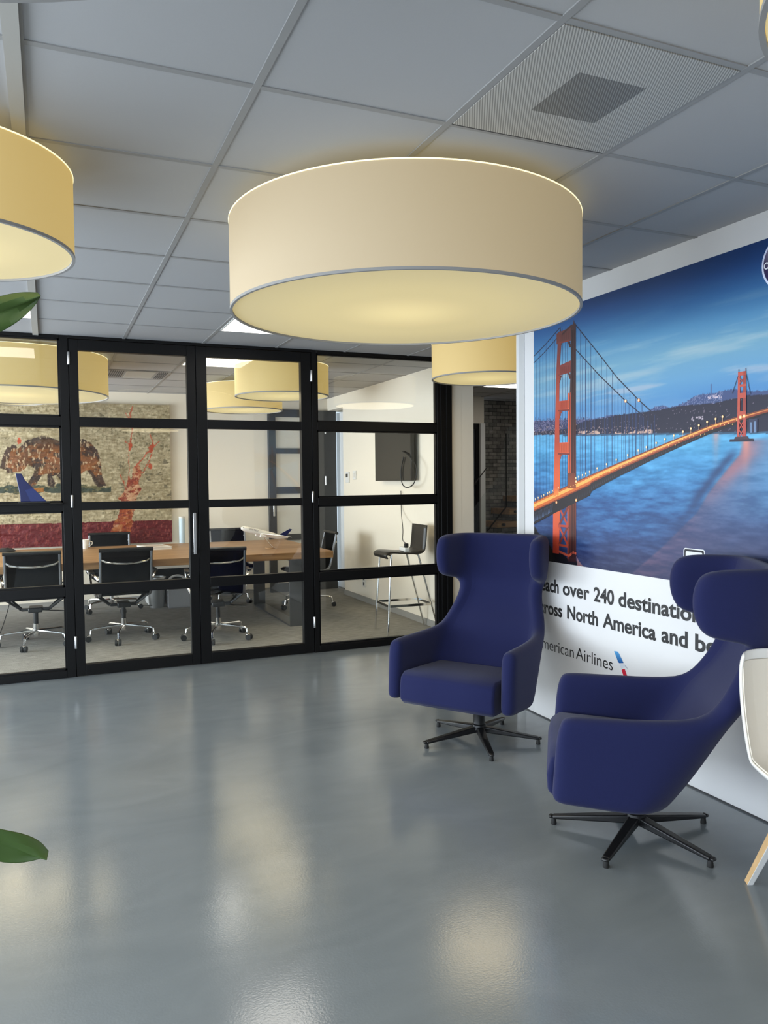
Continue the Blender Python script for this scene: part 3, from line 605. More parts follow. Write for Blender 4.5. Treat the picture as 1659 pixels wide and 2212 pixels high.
ov = [(cx_ + ra_ * math.cos(k * PI / 24), cz_ + rb_ * math.sin(k * PI / 24)) for k in range(48)]; ov2 = [(cx_ + (ra_ - 0.009) * math.cos(k * PI / 24), cz_ + (rb_ - 0.009) * math.sin(k * PI / 24)) for k in range(48)]
bd = flat('round_badge', [(ov, [(214, 224, 248)] * 48)], mural, -0.0045)
flat('badge_field', [(ov2, [tuple(np.interp(v[1], [cz_ - 0.11, cz_ + 0.02, cz_ + 0.06, cz_ + 0.11], [(40, 34, 74)[q], (48, 40, 84)[q], (110, 100, 132)[q], (190, 186, 196)[q]][0:4]) for q in range(3)) for v in ov2])], bd, -0.0052)
text_mesh('lettering', 'oneworld', M['textwhite'], mural, 1.715, 1.925, 2.376, 0.042, x=-0.0058)
def rrect(s0, s1, z0, z1, r_):
    o = []
    for (cx2, cz2, a0) in ((s1 - r_, z1 - r_, 0), (s0 + r_, z1 - r_, 90), (s0 + r_, z0 + r_, 180), (s1 - r_, z0 + r_, 270)): o += [(cx2 + r_ * math.cos(R(a0 + k * 22.5)), cz2 + r_ * math.sin(R(a0 + k * 22.5))) for k in range(5)]
    return o
fm_ = flat('framed_mark', [(rrect(1.266, 1.40, 1.02, 1.158, 0.012), [(225, 228, 236)] * 20)], mural, -0.0042)
flat('mark_field', [(rrect(1.271, 1.395, 1.025, 1.153, 0.009), [(26, 26, 34)] * 20)], fm_, -0.0046)
flat('mark_face', [(rrect(1.281, 1.385, 1.035, 1.143, 0.006), [(225, 228, 236)] * 20)], fm_, -0.0050)

# ------------------------------------------------------------------ meeting room painting
pt = thing('painting', 'wide heavily textured canvas of a walking brown bear hung on the meeting room back wall', 'painting', (0, YB, 0))
px0, px1, pz0, pz1 = -1.35, 1.445, 0.738, 2.478; st = 0.0072
xv = np.arange(px0, px1, st); zv = np.arange(pz0, pz1, st); Xg, Zp = np.meshgrid(xv, zv); sh = Xg.shape
n1, n2, n3 = fbm(sh, (9, 12), 51, 5), fbm(sh, (30, 40), 57, 4), fbm(sh, (5, 14), 61, 4)
wx = Xg + (n1 - 0.5) * 0.05; wz = Zp + (n3 - 0.5) * 0.05
f1, f2, f3 = fbm(sh, (2.2, 7), 81, 3), fbm(sh, (7, 2.2), 85, 3), fbm(sh, (3, 3), 89, 3)
C = np.full(sh + (3,), (176, 162, 130), float) + ((n2 - 0.5) * 46)[..., None] + ((f1 - 0.5) * 66)[..., None] + ((f2 - 0.5) * 50)[..., None]
put(C, np.clip((0.38 - f3) * 10, 0, 1) * np.clip((n2 - 0.35) * 5, 0, 1), (96, 88, 62), 0.65); put(C, np.clip((f1 - 0.60) * 8, 0, 1), (214, 200, 166), 0.6); put(C, np.clip((f2 - 0.62) * 8, 0, 1), (126, 114, 84), 0.5)
redm = wz < 1.02; put(C, Zp < 1.022 + (n1 - .5) * .02, (98, 20, 26)); m2 = Zp < 1.022; C[m2] += ((f1[m2] - 0.5) * 46)[:, None]; put(C, m2 & (f2 > 0.66), (158, 84, 72), 0.6)
bear = [(-0.51, 1.69), (-0.45, 1.88), (-0.42, 1.94), (-0.39, 1.92), (-0.37, 1.96), (-0.33, 1.95), (-0.31, 1.91), (-0.28, 1.94), (-0.2, 2.02), (-0.05, 2.07), (0.05, 2.05), (0.16, 2.0), (0.26, 1.97), (0.41, 2.04), (0.49, 2.0), (0.57, 1.89), (0.6, 1.8), (0.61, 1.63), (0.66, 1.47), (0.57, 1.45), (0.53, 1.49), (0.50, 1.58), (0.45, 1.66), (0.36, 1.60), (0.27, 1.58), (0.24, 1.53), (0.29, 1.46), (0.17, 1.45), (0.15, 1.53), (0.10, 1.60), (0.05, 1.58), (0.09, 1.50), (0.06, 1.45), (0.0, 1.48), (0.0, 1.62), (-0.06, 1.60), (-0.09, 1.55), (-0.15, 1.46), (-0.24, 1.45), (-0.22, 1.5), (-0.16, 1.60), (-0.14, 1.68), (-0.20, 1.72), (-0.29, 1.64), (-0.43, 1.62), (-0.44, 1.66)]
gr = (wz > 1.385) & (wz < 1.475 + (n1 - .5) * .08) & (Xg > -1.2) & (Xg < 0.72); put(C, gr, (46, 58, 50), 0.9); put(C, gr & (n3 > 0.62), (120, 110, 70), 0.7); put(C, (np.abs(Zp - 1.42) < .025) & (np.abs(Xg + 0.1) < .06), (180, 110, 40), .8)
bm_ = inside(bear, wx * 0.4 + Xg * 0.6, wz * 0.4 + Zp * 0.6); put(C, bm_, (118, 74, 44)); C[bm_] += ((n2[bm_] - 0.5) * 100 + (f1[bm_] - 0.5) * 50)[:, None] * np.array([1, .6, .35])
put(C, bm_ & (n1 < 0.42), (52, 40, 38), 0.75); put(C, bm_ & (n3 > 0.60), (150, 92, 44), 0.6); put(C, bm_ & (Xg < -0.3) & (n2 < 0.52), (52, 40, 36), 0.7); put(C, bm_ & ~inside(bear, (wx * 0.4 + Xg * 0.6 - 0.05) * 1.03, (wz * 0.4 + Zp * 0.6 - 1.75) * 1.10 + 1.75), (58, 46, 42), 0.75)
put(C, bm_ & (Zp > 1.97), (70, 58, 50), 0.6); put(C, bm_ & (f2 > 0.68), (206, 184, 150), 0.8); put(C, bm_ & (Zp < 1.6) & (n2 < 0.5), (50, 38, 34), 0.6)
spl = inside([(0.70, 0.88), (0.86, 1.24), (0.80, 1.30), (0.90, 1.42), (0.93, 1.60), (0.97, 1.52), (1.00, 1.70), (1.06, 1.72), (1.09, 1.62), (1.05, 1.50), (1.09, 1.42), (1.02, 1.30), (0.98, 1.15), (0.94, 0.90)], wx, wz)
put(C, spl, (170, 76, 46), 0.92); put(C, spl & (f1 > 0.56), (206, 160, 118), 0.7); put(C, spl & (f2 < 0.44), (112, 44, 30), 0.7); put(C, spl & (n1 > 0.62), (214, 178, 140), 0.7); put(C, spl & (n3 < 0.4), (132, 48, 34), 0.7); put(C, (Xg > 0.7) & (Xg < 0.96) & (Zp < 1.2) & spl & (f1 > 0.42), (168, 82, 30), 0.55)
for (a, b_, c, d, wd) in ((1.02, 1.70, 1.23, 1.95, .007), (1.23, 1.95, 1.20, 2.10, .008), (1.23, 1.95, 1.30, 2.02, .006), (1.10, 1.62, 1.22, 1.86, .006), (0.96, 1.95, 0.99, 2.20, .007), (0.96, 1.95, 0.90, 2.02, .006), (0.93, 1.60, 0.94, 1.90, .003), (0.95, 2.28, 0.99, 2.45, .009), (0.95, 2.28, 0.91, 2.36, .006), (0.9, 1.42, 0.84, 1.6, .003)):
    t_ = np.clip(((wx - a) * (c - a) + (wz - b_) * (d - b_)) / ((c - a) ** 2 + (d - b_) ** 2), 0, 1); put(C, np.hypot(wx - a - t_ * (c - a), wz - b_ - t_ * (d - b_)) < wd + .008 * (n1 - .4), (190, 86, 58), .9)
for a, b_, q in ((1.20, 1.92, .024), (1.19, 1.70, .022), (0.95, 1.94, .022), (0.95, 2.26, .022), (1.22, 1.96, .018), (-0.29, 2.0, .02)): put(C, np.hypot(wx - a, (wz - b_) * .5) < q, (192, 82, 52), .95)
dk_ = fbm(sh, (5, 9), 71, 3); put(C, (dk_ > 0.70) & (Xg > 0.8) & (Zp > 1.25) & (Zp < 1.8) & ~spl, (88, 80, 62), 0.6)
C *= 0.90
zz_ = -0.045 - 0.014 * n1 - 0.01 * n3
P_ = np.stack([Xg, zz_, Zp], -1).reshape(-1, 3).tolist()
colour_mesh('painted_surface', P_, grid_faces(*sh), C.reshape(-1, 3), M['paint'], pt)
MB().box(px0 + .003, px1 - .009, -0.045, -0.002, pz0 + .003, pz1 - .009).build('canvas_edge', mat('canvas', (0.5, 0.45, 0.34), 0.8), pt, smooth=False)

# ------------------------------------------------------------------ ceiling fittings
def tile_rect(i, j): return (0.575 + 0.6125 * i + 0.013, 0.575 + 0.6125 * (i + 1) - 0.013, 2.222 + 0.6045 * j + 0.013, 2.222 + 0.6045 * (j + 1) - 0.013)
x0_, x1_, y0_, y1_ = tile_rect(1, -1)
v = thing('ceiling_vent', 'square perforated metal ceiling vent with a darker square at its centre', 'vent', ((x0_ + x1_) / 2, (y0_ + y1_) / 2, HC))
hx, hy = (x1_ - x0_) / 2, (y1_ - y0_) / 2
MB().box(-hx, hx, -hy, hy, -0.006, -0.001).build('perforated_plate', M['perforated'], v, smooth=False)
MB().box(-hx, hx, hy, hy + 0.006, -0.006, 0.0).build('shadow_joint', M['gap'], v, smooth=False)
def led(x0, x1, y0, y1, label, name='ceiling_light', group=None):
    o = thing(name, label, 'ceiling light', ((x0 + x1) / 2, (y0 + y1) / 2, HC), group=group); a, b_ = (x1 - x0) / 2, (y1 - y0) / 2
    fr = MB(); t = 0.012
    for q in ((-a, a, -b_, -b_ + t), (-a, a, b_ - t, b_), (-a, -a + t, -b_, b_), (a - t, a, -b_, b_)): fr.box(*q, -0.008, -0.0005)
    fr.build('frame', M['white'], o, smooth=False)
    MB().box(-a + t, a - t, -b_ + t, b_ - t, -0.006, -0.001).build('diffuser', M['led'], o, smooth=False); return o
led(*tile_rect(1, 5), 'lit white square ceiling panel partly behind the biggest drum lamp, before the glass doors')
led(*tile_rect(-2, 5), 'lit white square ceiling panel beside the plant leaf, before the glazed partition')
led(*tile_rect(1, 8), 'lit white ceiling panel inside the meeting room above the paired drum lamps')
led(*tile_rect(-3, 9), 'lit white ceiling panel inside the meeting room above the bear painting end')
led(4.86, 5.46, 7.68, 8.26, 'lit white ceiling panel in the corridor towards the stone wall')
led(6.5, 7.1, 7.68, 8.26, 'added lit ceiling panel brightening the stair hall, unseen behind the mural wall')  # extra panel added out of view to brighten the stone wall
c = thing('ceiling_vent', 'rectangular louvred air outlet in the meeting room ceiling', 'vent', (0.89, 8.46, HC))
MB().box(-0.30, 0.30, -0.27, 0.27, -0.010, -0.0005).build('frame', M['grid'], c, bevel=0.003)
for k in range(7): MB().box(-0.285 + 0.02 * k, -0.278 + 0.02 * k, -0.24, 0.24, -0.0135, -0.010).build('slat', M['gap'], c, smooth=False)
MB().box(-0.13, 0.15, -0.24, 0.24, -0.0125, -0.010).build('centre_plate', mat('vent_plate', (0.45, 0.45, 0.43), 0.4), c, smooth=False)
for k in range(5): MB().box(0.18 + 0.02 * k, 0.187 + 0.02 * k, -0.24, 0.24, -0.0135, -0.010).build('slat', M['gap'], c, smooth=False)

def drum_lamp(x, y, rad, zb, zt, label, shade, watts):
    o = thing('pendant_lamp', label, 'lamp', (x, y, zb), group='drum pendant lamps'); h = zt - zb; n = 96
    ld = bpy.data.lights.new('lamp_light', 'AREA'); ld.shape = 'DISK'; ld.size = rad * 1.9; ld.energy = watts; ld.color = (1.0, 0.83, 0.55)
    lo_ = bpy.data.objects.new('lamp_light', ld); COL.objects.link(lo_); lo_.parent = o; lo_.location = (0, 0, -0.004)
    sh_ = MB().lathe([(rad, 0.006), (rad, h - 0.004), (rad - 0.006, h - 0.004), (rad - 0.006, 0.006)], n=n, closed=True); sh_.build('lamp_shade', shade, o)
    MB().lathe([(rad + 0.0015, 0.0), (rad + 0.0015, 0.010), (rad - 0.009, 0.010), (rad - 0.009, 0.0)], n=n, closed=True).build('lower_trim', M['shadetrim'], o)
    MB().lathe([(rad + 0.002, h - 0.004), (rad + 0.002, h), (rad - 0.008, h), (rad - 0.008, h - 0.004)], n=n, closed=True).build('upper_rim', M['glow'], o)
    MB().lathe([(0.001, 0.012), (rad - 0.010, 0.012), (rad - 0.010, 0.008), (0.001, 0.008)], n=n).build('diffuser', M['diffuser'], o)
    MB().lathe([(0.001, h - 0.012), (rad - 0.02, h - 0.012), (rad - 0.02, h - 0.016), (0.001, h - 0.016)], n=n).build('upper_diffuser', M['upglow'], o)
    st_ = MB(); st_.lathe([(0.06, HC - zb - 0.025), (0.06, HC - zb)], n=24); st_.tube([(0, 0, h - 0.02), (0, 0, HC - zb)], 0.012)
    for a in (0.4, 2.5, 4.6): st_.tube([(0, 0, HC - zb - 0.012), ((rad - 0.02) * math.cos(a), (rad - 0.02) * math.sin(a), h - 0.006)], 0.002, 6)
    st_.build('suspension', M['white'], o)
    return o
LAMPS = [(1.419, 3.046, 0.7325, 2.20, 2.566, 'biggest cream drum pendant lamp, hanging over the middle of the lobby floor', 'shade'),
    (-0.321, 2.991, 0.43, 2.28, 2.563, 'yellow drum pendant lamp above the potted plant, cut by the picture edge', 'shadeb'),
    (-0.30, 0.60, 0.733, 2.20, 2.566, 'big drum pendant lamp at the top corner above the plant, only its rim seen', 'shade'),
    (1.45, 0.70, 0.43, 2.28, 2.563, 'drum pendant lamp in the top corner beside the ceiling vent', 'shadeb'),
    (3.184, 5.329, 0.43, 2.28, 2.563, 'orange-cream drum pendant lamp in the corridor gap beside the mural', 'shadeb'),
    (2.022, 7.06, 0.432, 2.28, 2.563, 'front one of the two overlapping drum lamps seen through the handle-less glass door', 'shadeb'),
    (2.014, 8.593, 0.43, 2.28, 2.563, 'lower rear one of the two overlapping drum lamps inside the meeting room', 'shadeb'),
    (-0.233, 7.496, 0.76, 2.26, 2.60, 'wide drum pendant lamp behind the glass near the bear painting', 'shadeb'),
    (-0.301, 8.569, 0.30, 2.30, 2.55, 'drum pendant lamp farther back below the wide one, before the bear painting', 'shadeb')]
for a in LAMPS: drum_lamp(*a[:6], M[a[6]], (8.5 if a[1] > YP else 6) if a[2] < 0.5 else (12 if a[1] > YP else 4))

# ------------------------------------------------------------------ wing lounge chairs (local: +X forward, +Y its left)
def lounge_chair(label, loc, rz, base_rot, bx=0.0, by=0.0, ln=1.0):
    o = thing('lounge_chair', label, 'chair', loc, rz, 'blue lounge chairs')
    rows = [  # z, f at the middle, half width, reach of the edge
        (0.226, -0.060, 0.335, 0.09), (0.290, -0.115, 0.338, 0.10), (0.40, -0.195, 0.338, 0.11), (0.51, -0.265, 0.336, 0.12), (0.590, -0.312, 0.332, 0.085),
        (0.650, -0.366, 0.310, 0.080), (0.75, -0.428, 0.268, 0.085), (0.83, -0.452, 0.256, 0.078), (0.872, -0.458, 0.275, 0.085), (0.965, -0.470, 0.287, 0.09), (1.07, -0.480, 0.289, 0.085), (1.160, -0.486, 0.284, 0.085)]
    fx = [-1, -0.84, -0.45, 0, 0.45, 0.84, 1]; ff = [1, 0.20, 0.05, 0, 0.05, 0.20, 1]
    mb = MB(); idx = {}
    def vert(key, p):
        if key not in idx: idx[key] = len(mb.v); mb.v.append(p)
        return idx[key]
    for i, (z, f, hw, rc) in enumerate(rows):
        for j in range(7): vert((i, j), (f + rc * ff[j], hw * fx[j], z))
    def quad(a, b_, c_, d): mb.f.append((idx[a], idx[b_], idx[c_], idx[d]))
    for i in range(len(rows) - 1):
        for j in range(6): quad((i, j), (i, j + 1), (i + 1, j + 1), (i + 1, j))
    for side, core in ((-1, 0), (1, 6)):
        AF = [(0.02, 0.343), (0.15, 0.346), (0.262, 0.348), (0.350, 0.348)]
        zt_ = [0.588, 0.588, 0.590, 0.584]
        for i in range(5):
            for k, (fw, hw) in enumerate(AF):
                t = (rows[i][0] - 0.226) / (0.590 - 0.226); zb_ = (0.226, 0.232, 0.242, 0.248)[k]; f_ = fw - ((0.026 * t if i < 4 else 0.042) if k == 3 else 0)
                vert((i, side * (10 + k)), (max(f_, rows[i][1] + 0.13 + 0.05 * k) if i < 2 and k == 0 else f_, side * hw, zb_ + t * (zt_[k] - zb_)))
        for i in range(4):
            prev = core
            for k in range(4): quad((i, prev), (i, side * (10 + k)), (i + 1, side * (10 + k)), (i + 1, prev)); prev = side * (10 + k)
        WF = [(0.105, 0.302), (0.215, 0.308)]
        for i in range(8, 12):
            for k, (df, hw) in enumerate(WF):
                t = (i - 8) / 3
                vert((i, side * (20 + k)), (-0.385 + df + 0.008 * math.sin(t * PI) - (0, 0.030)[k] * (i in (8, 11)), side * hw, rows[i][0] + (0.012, 0.034)[k] * (1 - t) - (0, 0.014)[k] * (i == 11)))
        for i in range(8, 11):
            prev = core
            for k in range(2): quad((i, prev), (i, side * (20 + k)), (i + 1, side * (20 + k)), (i + 1, prev)); prev = side * (20 + k)
    mb.build('shell', M['navy'], o, solid=0.082, sub=2)
    # seat cushion: rounded block, top falling slightly to the back
    cb = MB(); pr_ = [(-0.02, 0.240), (0.06, 0.224), (0.335, 0.238), (0.362, 0.262), (0.366, 0.33), (0.352, 0.395), (0.315, 0.420), (0.10, 0.408), (-0.13, 0.392)]
    for y in (-0.288, -0.27, -0.1, 0.1, 0.27, 0.288):
        k = 0.93 if abs(y) > 0.28 else 1.0
        cb.v += [(0.1 + (f - 0.1) * (1 - (1 - k) * 0.35), y, 0.32 + (z - 0.32) * k) for f, z in pr_]
    n = len(pr_)
    cb.f = [(r_ * n + k, r_ * n + (k + 1) % n, (r_ + 1) * n + (k + 1) % n, (r_ + 1) * n + k) for r_ in range(5) for k in range(n)] + [tuple(range(n))[::-1], tuple(5 * n + k for k in range(n))]
    cb.build('seat_cushion', M['navy'], o, bevel=0.012, seg=3)
    q = Matrix.Rotation(-rz, 2) @ Vector((bx, by)); ox, oy = q.x, q.y
    MB().lathe([(0.036, 0.225), (0.036, 0.21), (0.031, 0.20), (0.034, 0.10), (0.040, 0.095), (0.042, 0.07), (0.030, 0.055)], (ox, oy, 0), n=28).build('swivel_post', M['blacksatin'], o)
    MB().box(ox - 0.14, ox + 0.14, oy - 0.11, oy + 0.11, 0.216, 0.232).build('seat_plate', M['blacksatin'], o, bevel=0.01)
    for k in range(5):
        a = base_rot - rz + k * 2 * PI / 5; ca, sa = math.cos(a), math.sin(a); P_ = lambda d, z: (ox + d * ln * ca, oy + d * ln * sa, z)
        lg = MB(); lg.bar(P_(0.02, 0.070), P_(0.345, 0.034), 0.046, 0.036, w2=0.032, h2=0.016)
        lg.bar(P_(0.345, 0.036), P_(0.362, 0.034), 0.032, 0.016, w2=0.022, h2=0.012)
        l_ = lg.build('leg', M['blacksatin'], o, bevel=0.006)
        MB().lathe([(0.012, 0.0), (0.013, 0.004), (0.009, 0.03)], P_(0.34, 0), 12).build('foot', M['rubber'], l_)
    return o
lounge_chair('navy high-backed wing lounge chair standing alone before the glazed partition corner', (2.253, 3.942, 0), R(214.9), R(107), -0.01, -0.085, 0.98)
lounge_chair('navy wing lounge chair seen from its side, beside the white shell chair', (2.245, 2.555, 0), R(144.1), R(138), -0.01, -0.01)

# ------------------------------------------------------------------ white shell chair at the picture edge (local +X forward)
def shell_chair(label, loc, rz):
    o = thing('shell_chair', label, 'chair', loc, rz)
    prof = [(0.30, 0.425, 0.20), (0.27, 0.452, 0.235), (0.14, 0.448, 0.27), (-0.02, 0.446, 0.285), (-0.13, 0.462, 0.292), (-0.20, 0.52, 0.296), (-0.238, 0.62, 0.298), (-0.262, 0.74, 0.300), (-0.282, 0.84, 0.292), (-0.29, 0.872, 0.272)]
    rows = []
    for i, (f, z, hw) in enumerate(prof):
        row = []
        for t in (-1, -0.9, -0.62, -0.3, 0, 0.3, 0.62, 0.9, 1):
            a = abs(t); lift = 0.0
            up = max(0, a - 0.45) / 0.55
            seat = max(0.0, 1 - i / 6.5) if i < 7 else 0
            wrap = 0.10 * up ** 2 if i >= 5 else 0.03 * up ** 2
            row.append((f + wrap, hw * math.sin(t * PI / 2.15) / math.sin(PI / 2.15), z + (0.055 if 1 <= i <= 4 else 0.02) * up ** 2 * (1 if i < 5 else 0)))
        rows.append(row)
    a = MB().grid(rows).build('seat_shell', M['whitegloss'], o, solid=0.012, sub=2)
    a.data.materials.append(M['shellcream'])
    ins = MB().grid([[(p[0] + 0.0075 * (0.3 if i < 5 else 1), p[1] * 0.985, p[2] + 0.0075 * (1 if i < 5 else 0.3)) for p in r_] for i, r_ in enumerate(rows[1:-1])]).build('inner_lining', M['shellcream'], o, solid=0.004, sub=2)
    MB().box(-0.13, 0.15, -0.13, 0.13, 0.405, 0.436).build('seat_mount', M['ash'], o, bevel=0.008)
    for sx, sy in ((1, 1), (1, -1), (-1, 1), (-1, -1)):
        l_ = MB().bar((sx * 0.12, sy * 0.11, 0.425), (sx * 0.272, sy * 0.215, 0.0), 0.036, 0.036, up=(0, 1, 0), w2=0.024, h2=0.024).build('leg', M['ash'], o, bevel=0.003)
        l_.data.materials.append(M['white'])
        for p_ in l_.data.polygons:
            if abs(p_.normal.x) > 0.75: p_.material_index = 1
    return o
shell_chair('white shell chair with wooden legs at the picture edge beside the side-on blue chair', (2.435, 1.73, 0), R(-112))

# ------------------------------------------------------------------ meeting table
tb = thing('meeting_table', 'long oak meeting table on grey steel plate legs inside the meeting room', 'table', (0.4, 8.65, 0))
MB().box(-2.6, 2.33, -0.96, 0.92, 0.695, 0.765).build('table_top', M['oak'], tb, bevel=0.004)
for x in (-2.2, 1.86): 
    lg = MB(); lg.box(x, x + 0.14, -0.93, -0.91, 0, 0.695); lg.box(x, x + 0.14, 0.60, 0.62, 0, 0.695); lg.box(x, x + 0.14, -0.91, 0.60, 0, 0.015); lg.box(x, x + 0.14, -0.91, 0.60, 0.68, 0.695)
    lg.build('leg', M['tablesteel'], tb, bevel=0.001)

# ------------------------------------------------------------------ office chairs (local +X forward)
def office_chair(label=None, loc=(0, 0, 0), rz=0):
    o = thing('office_chair', label, 'chair', loc, rz, 'black mesh office chairs at the meeting table')
    prof = spline([(0.25, 0, 0.435), (0.20, 0, 0.455), (0.0, 0, 0.440), (-0.15, 0, 0.445), (-0.215, 0, 0.485), (-0.245, 0, 0.58), (-0.275, 0, 0.72), (-0.31, 0, 0.875)], 5)
    MB().grid([[(p.x, y, p.z + 0.004 * math.cos(y * 6)) for y in (-0.215, -0.1, 0, 0.1, 0.215)] for p in prof]).build('mesh_sling', M['mesh_black'], o, solid=0.012)
    for s in (-1, 1): MB().add([], []).tube([(p.x, s * 0.225, p.z) for p in prof], 0.014, 8).build('side_rail', M['rail'], o)
    MB().tube([(-0.312, -0.24, 0.882), (-0.312, 0.24, 0.882)], 0.019, 12).build('top_roll', M['blacksatin'], o)
    MB().tube([(-0.29, -0.22, 0.80), (-0.318, -0.18, 0.775), (-0.345, -0.09, 0.762), (-0.352, 0, 0.758), (-0.345, 0.09, 0.762), (-0.318, 0.18, 0.775), (-0.29, 0.22, 0.80)], 0.011, 8).build('back_stretcher', M['chrome'], o)
    for s in (-1, 1):
        a = MB().tube(spline([(-0.235, s * 0.24, 0.60), (-0.16, s * 0.275, 0.645), (0.06, s * 0.285, 0.655), (0.12, s * 0.285, 0.62), (0.07, s * 0.275, 0.50), (0.0, s * 0.24, 0.42)], 5), 0.012, 8).build('armrest', M['chrome'], o)
        MB().box(-0.16, 0.10, s * 0.285 - 0.022, s * 0.285 + 0.022, 0.655, 0.672).build('arm_pad', M['blacksatin'], a, bevel=0.006)
        u = MB(); u.bar((-0.05, s * 0.235, 0.43), (0.0, s * 0.12, 0.335), 0.04, 0.02); u.bar((0, s * 0.12, 0.335), (0, 0, 0.335), 0.05, 0.024); u.bar((0.12, s * 0.235, 0.43), (0.0, s * 0.12, 0.335), 0.03, 0.02)
        u.build('seat_bracket', M['blacksatin'], o, bevel=0.003)
    MB().box(-0.08, 0.09, -0.06, 0.06, 0.312, 0.358).build('tilt_mechanism', M['blacksatin'], o, bevel=0.008)
    lv = MB().tube([(0.0, -0.05, 0.325), (0.0, -0.27, 0.30)], 0.005, 6).build('lever', M['blacksatin'], o)
    MB().lathe([(0.021, 0.20), (0.021, 0.315)], n=16).build('column_sleeve', M['blacksatin'], o)
    MB().lathe([(0.027, 0.085), (0.030, 0.10), (0.027, 0.13), (0.026, 0.20)], n=16).build('column', M['chrome'], o)
    for k in range(5):
        a = 2 * PI * k / 5 + 0.35; ca, sa = math.cos(a), math.sin(a)
        l_ = MB().tube([(0.02 * ca, 0.02 * sa, 0.135), (0.27 * ca, 0.27 * sa, 0.118), (0.298 * ca, 0.298 * sa, 0.108), (0.305 * ca, 0.305 * sa, 0.06)], [0.013, 0.011, 0.011, 0.010], 8).build('base_arm', M['chrome'], o)
        cs = MB()
        for s in (-1, 1):
            c0 = Vector((0.325 * ca, 0.325 * sa, 0.028)); ax = Vector((-sa, ca, 0)); cs.tube([c0 + ax * s * 0.006, c0 + ax * s * 0.026], 0.028, 14)
        cs.build('caster', M['rubber'], l_)
        MB().bar((0.300 * ca, 0.300 * sa, 0.046), (0.335 * ca, 0.335 * sa, 0.044), 0.03, 0.024).build('caster_hood', M['chrome'], l_, bevel=0.006)
    return o
oc = office_chair('black mesh office chair with chrome base behind the fixed glass panel, nearest the plant', (-0.13, 7.90, 0), R(88))
OC = [(0.64, 7.84, R(92), 'black mesh office chair seen from behind through the glass door with the handle'),
      (1.47, 7.46, R(84), 'black mesh office chair seen from behind through the handle-less glass door'),
      (2.80, 8.86, R(178), 'black office chair in profile at the open end of the meeting table'),
      (0.66, 9.66, R(-92), 'black office chair on the far side of the table, before the bear painting'),
      (2.13, 9.76, R(-88), 'black office chair on the far side of the table, before the bare warm wall')]
for x, y, a, lb in OC:
    q = copy_tree(oc); q.location = (x, y, 0); q.rotation_euler = (0, 0, a); q['label'] = lb

# ------------------------------------------------------------------ bar stool
def bar_stool():
    o = thing('bar_stool', 'tall black plywood bar stool on chrome legs beside the meeting room side wall', 'stool', (3.19, 7.02, 0), R(176))
    pf = spline([(0.195, 0, 0.742), (0.205, 0, 0.775), (0.15, 0, 0.797), (0.0, 0, 0.785), (-0.12, 0, 0.782), (-0.175, 0, 0.80), (-0.195, 0, 0.85), (-0.215, 0, 1.055)], 6)
    MB().grid([[(p.x, y, p.z) for y in np.linspace(-0.19, 0.19, 5)] for p in pf]).build('seat_shell', M['plywood'], o, solid=0.012)
    for sx, sy in ((1, 1), (1, -1), (-1, 1), (-1, -1)):
        top = (0.15 if sx > 0 else -0.13, sy * 0.165, 0.775); bot = (0.20 if sx > 0 else -0.335, sy * 0.19, 0.0)
        MB().tube([top, bot], 0.0105, 10).build('leg', M['chrome'], o)
    fr = MB(); a = 0.28
    pts = [(0.182, -0.182, a), (-0.265, -0.182, a), (-0.265, 0.182, a), (0.182, 0.182, a)]
    for i in range(4): fr.bar(pts[i], pts[(i + 1) % 4], 0.010, 0.024)
    fr.build('footrest', M['chrome'], o)
    u = MB(); u.bar((0.15, -0.165, 0.772), (0.15, 0.165, 0.772), 0.02, 0.012); u.bar((-0.13, -0.165, 0.77), (-0.13, 0.165, 0.77), 0.02, 0.012); u.build('seat_support', M['chrome'], o)
    return o
bar_stool()
strip_ = o = thing('power_strip', 'white power strip lying on the black bar stool seat', 'power strip', (3.24, 7.02, 0.790), R(80))
MB().box(-0.11, 0.11, -0.025, 0.025, 0.003, 0.043).build('body', M['white'], o, bevel=0.006)
MB().box(-0.09, -0.05, -0.02, 0.02, 0.043, 0.085).build('plug', M['rubber'], o, bevel=0.006)

# ------------------------------------------------------------------ television and its cable, wall controls
tv = thing('tv', 'flat black television mounted on the meeting room side wall', 'television', (XR, 7.83, 1.775))
MB().box(-0.095, -0.055, -0.485, 0.485, -0.285, 0.285).build('body', M['screen'], tv, bevel=0.004)
MB().box(-0.0965, -0.095, -0.475, 0.475, -0.275, 0.275).build('display', M['screen'], tv, smooth=False)
MB().box(-0.056, 0.0, -0.15, 0.15, -0.15, 0.15).build('wall_mount', M['rubber'], tv)
cb = MB().tube(spline([(3.462, 7.52, 1.80), (3.460, 7.36, 1.75), (3.462, 7.19, 1.62), (3.464, 7.25, 1.47), (3.463, 7.41, 1.42), (3.462, 7.54, 1.46), (3.462, 7.57, 1.60), (3.462, 7.50, 1.74)], 6), 0.006, 6).build('looped_cord', M['rubber'])
part_of(cb, tv)
cb = MB().tube(spline([(XR - 0.02, 7.77, 1.38), (XR - 0.03, 7.74, 1.15), (3.40, 7.40, 0.98), (3.255, 7.09, 0.90), (3.226, 6.945, 0.872)], 6), 0.004, 6).build('power_cord', M['rubber'])
part_of(cb, strip_)
o = thing('thermostat', 'small white thermostat with a display on the wall near the open doorway', 'thermostat', (XR, 9.44, 1.54))
MB().box(-0.022, 0.0, -0.055, 0.055, -0.07, 0.07).build('body', M['white'], o, bevel=0.004); MB().box(-0.0235, -0.022, -0.035, 0.035, 0.0, 0.045).build('display', M['screen'], o, smooth=False)
o = thing('wall_switch', 'plain white wall switch between the thermostat and the television', 'switch', (XR, 9.19, 1.565))
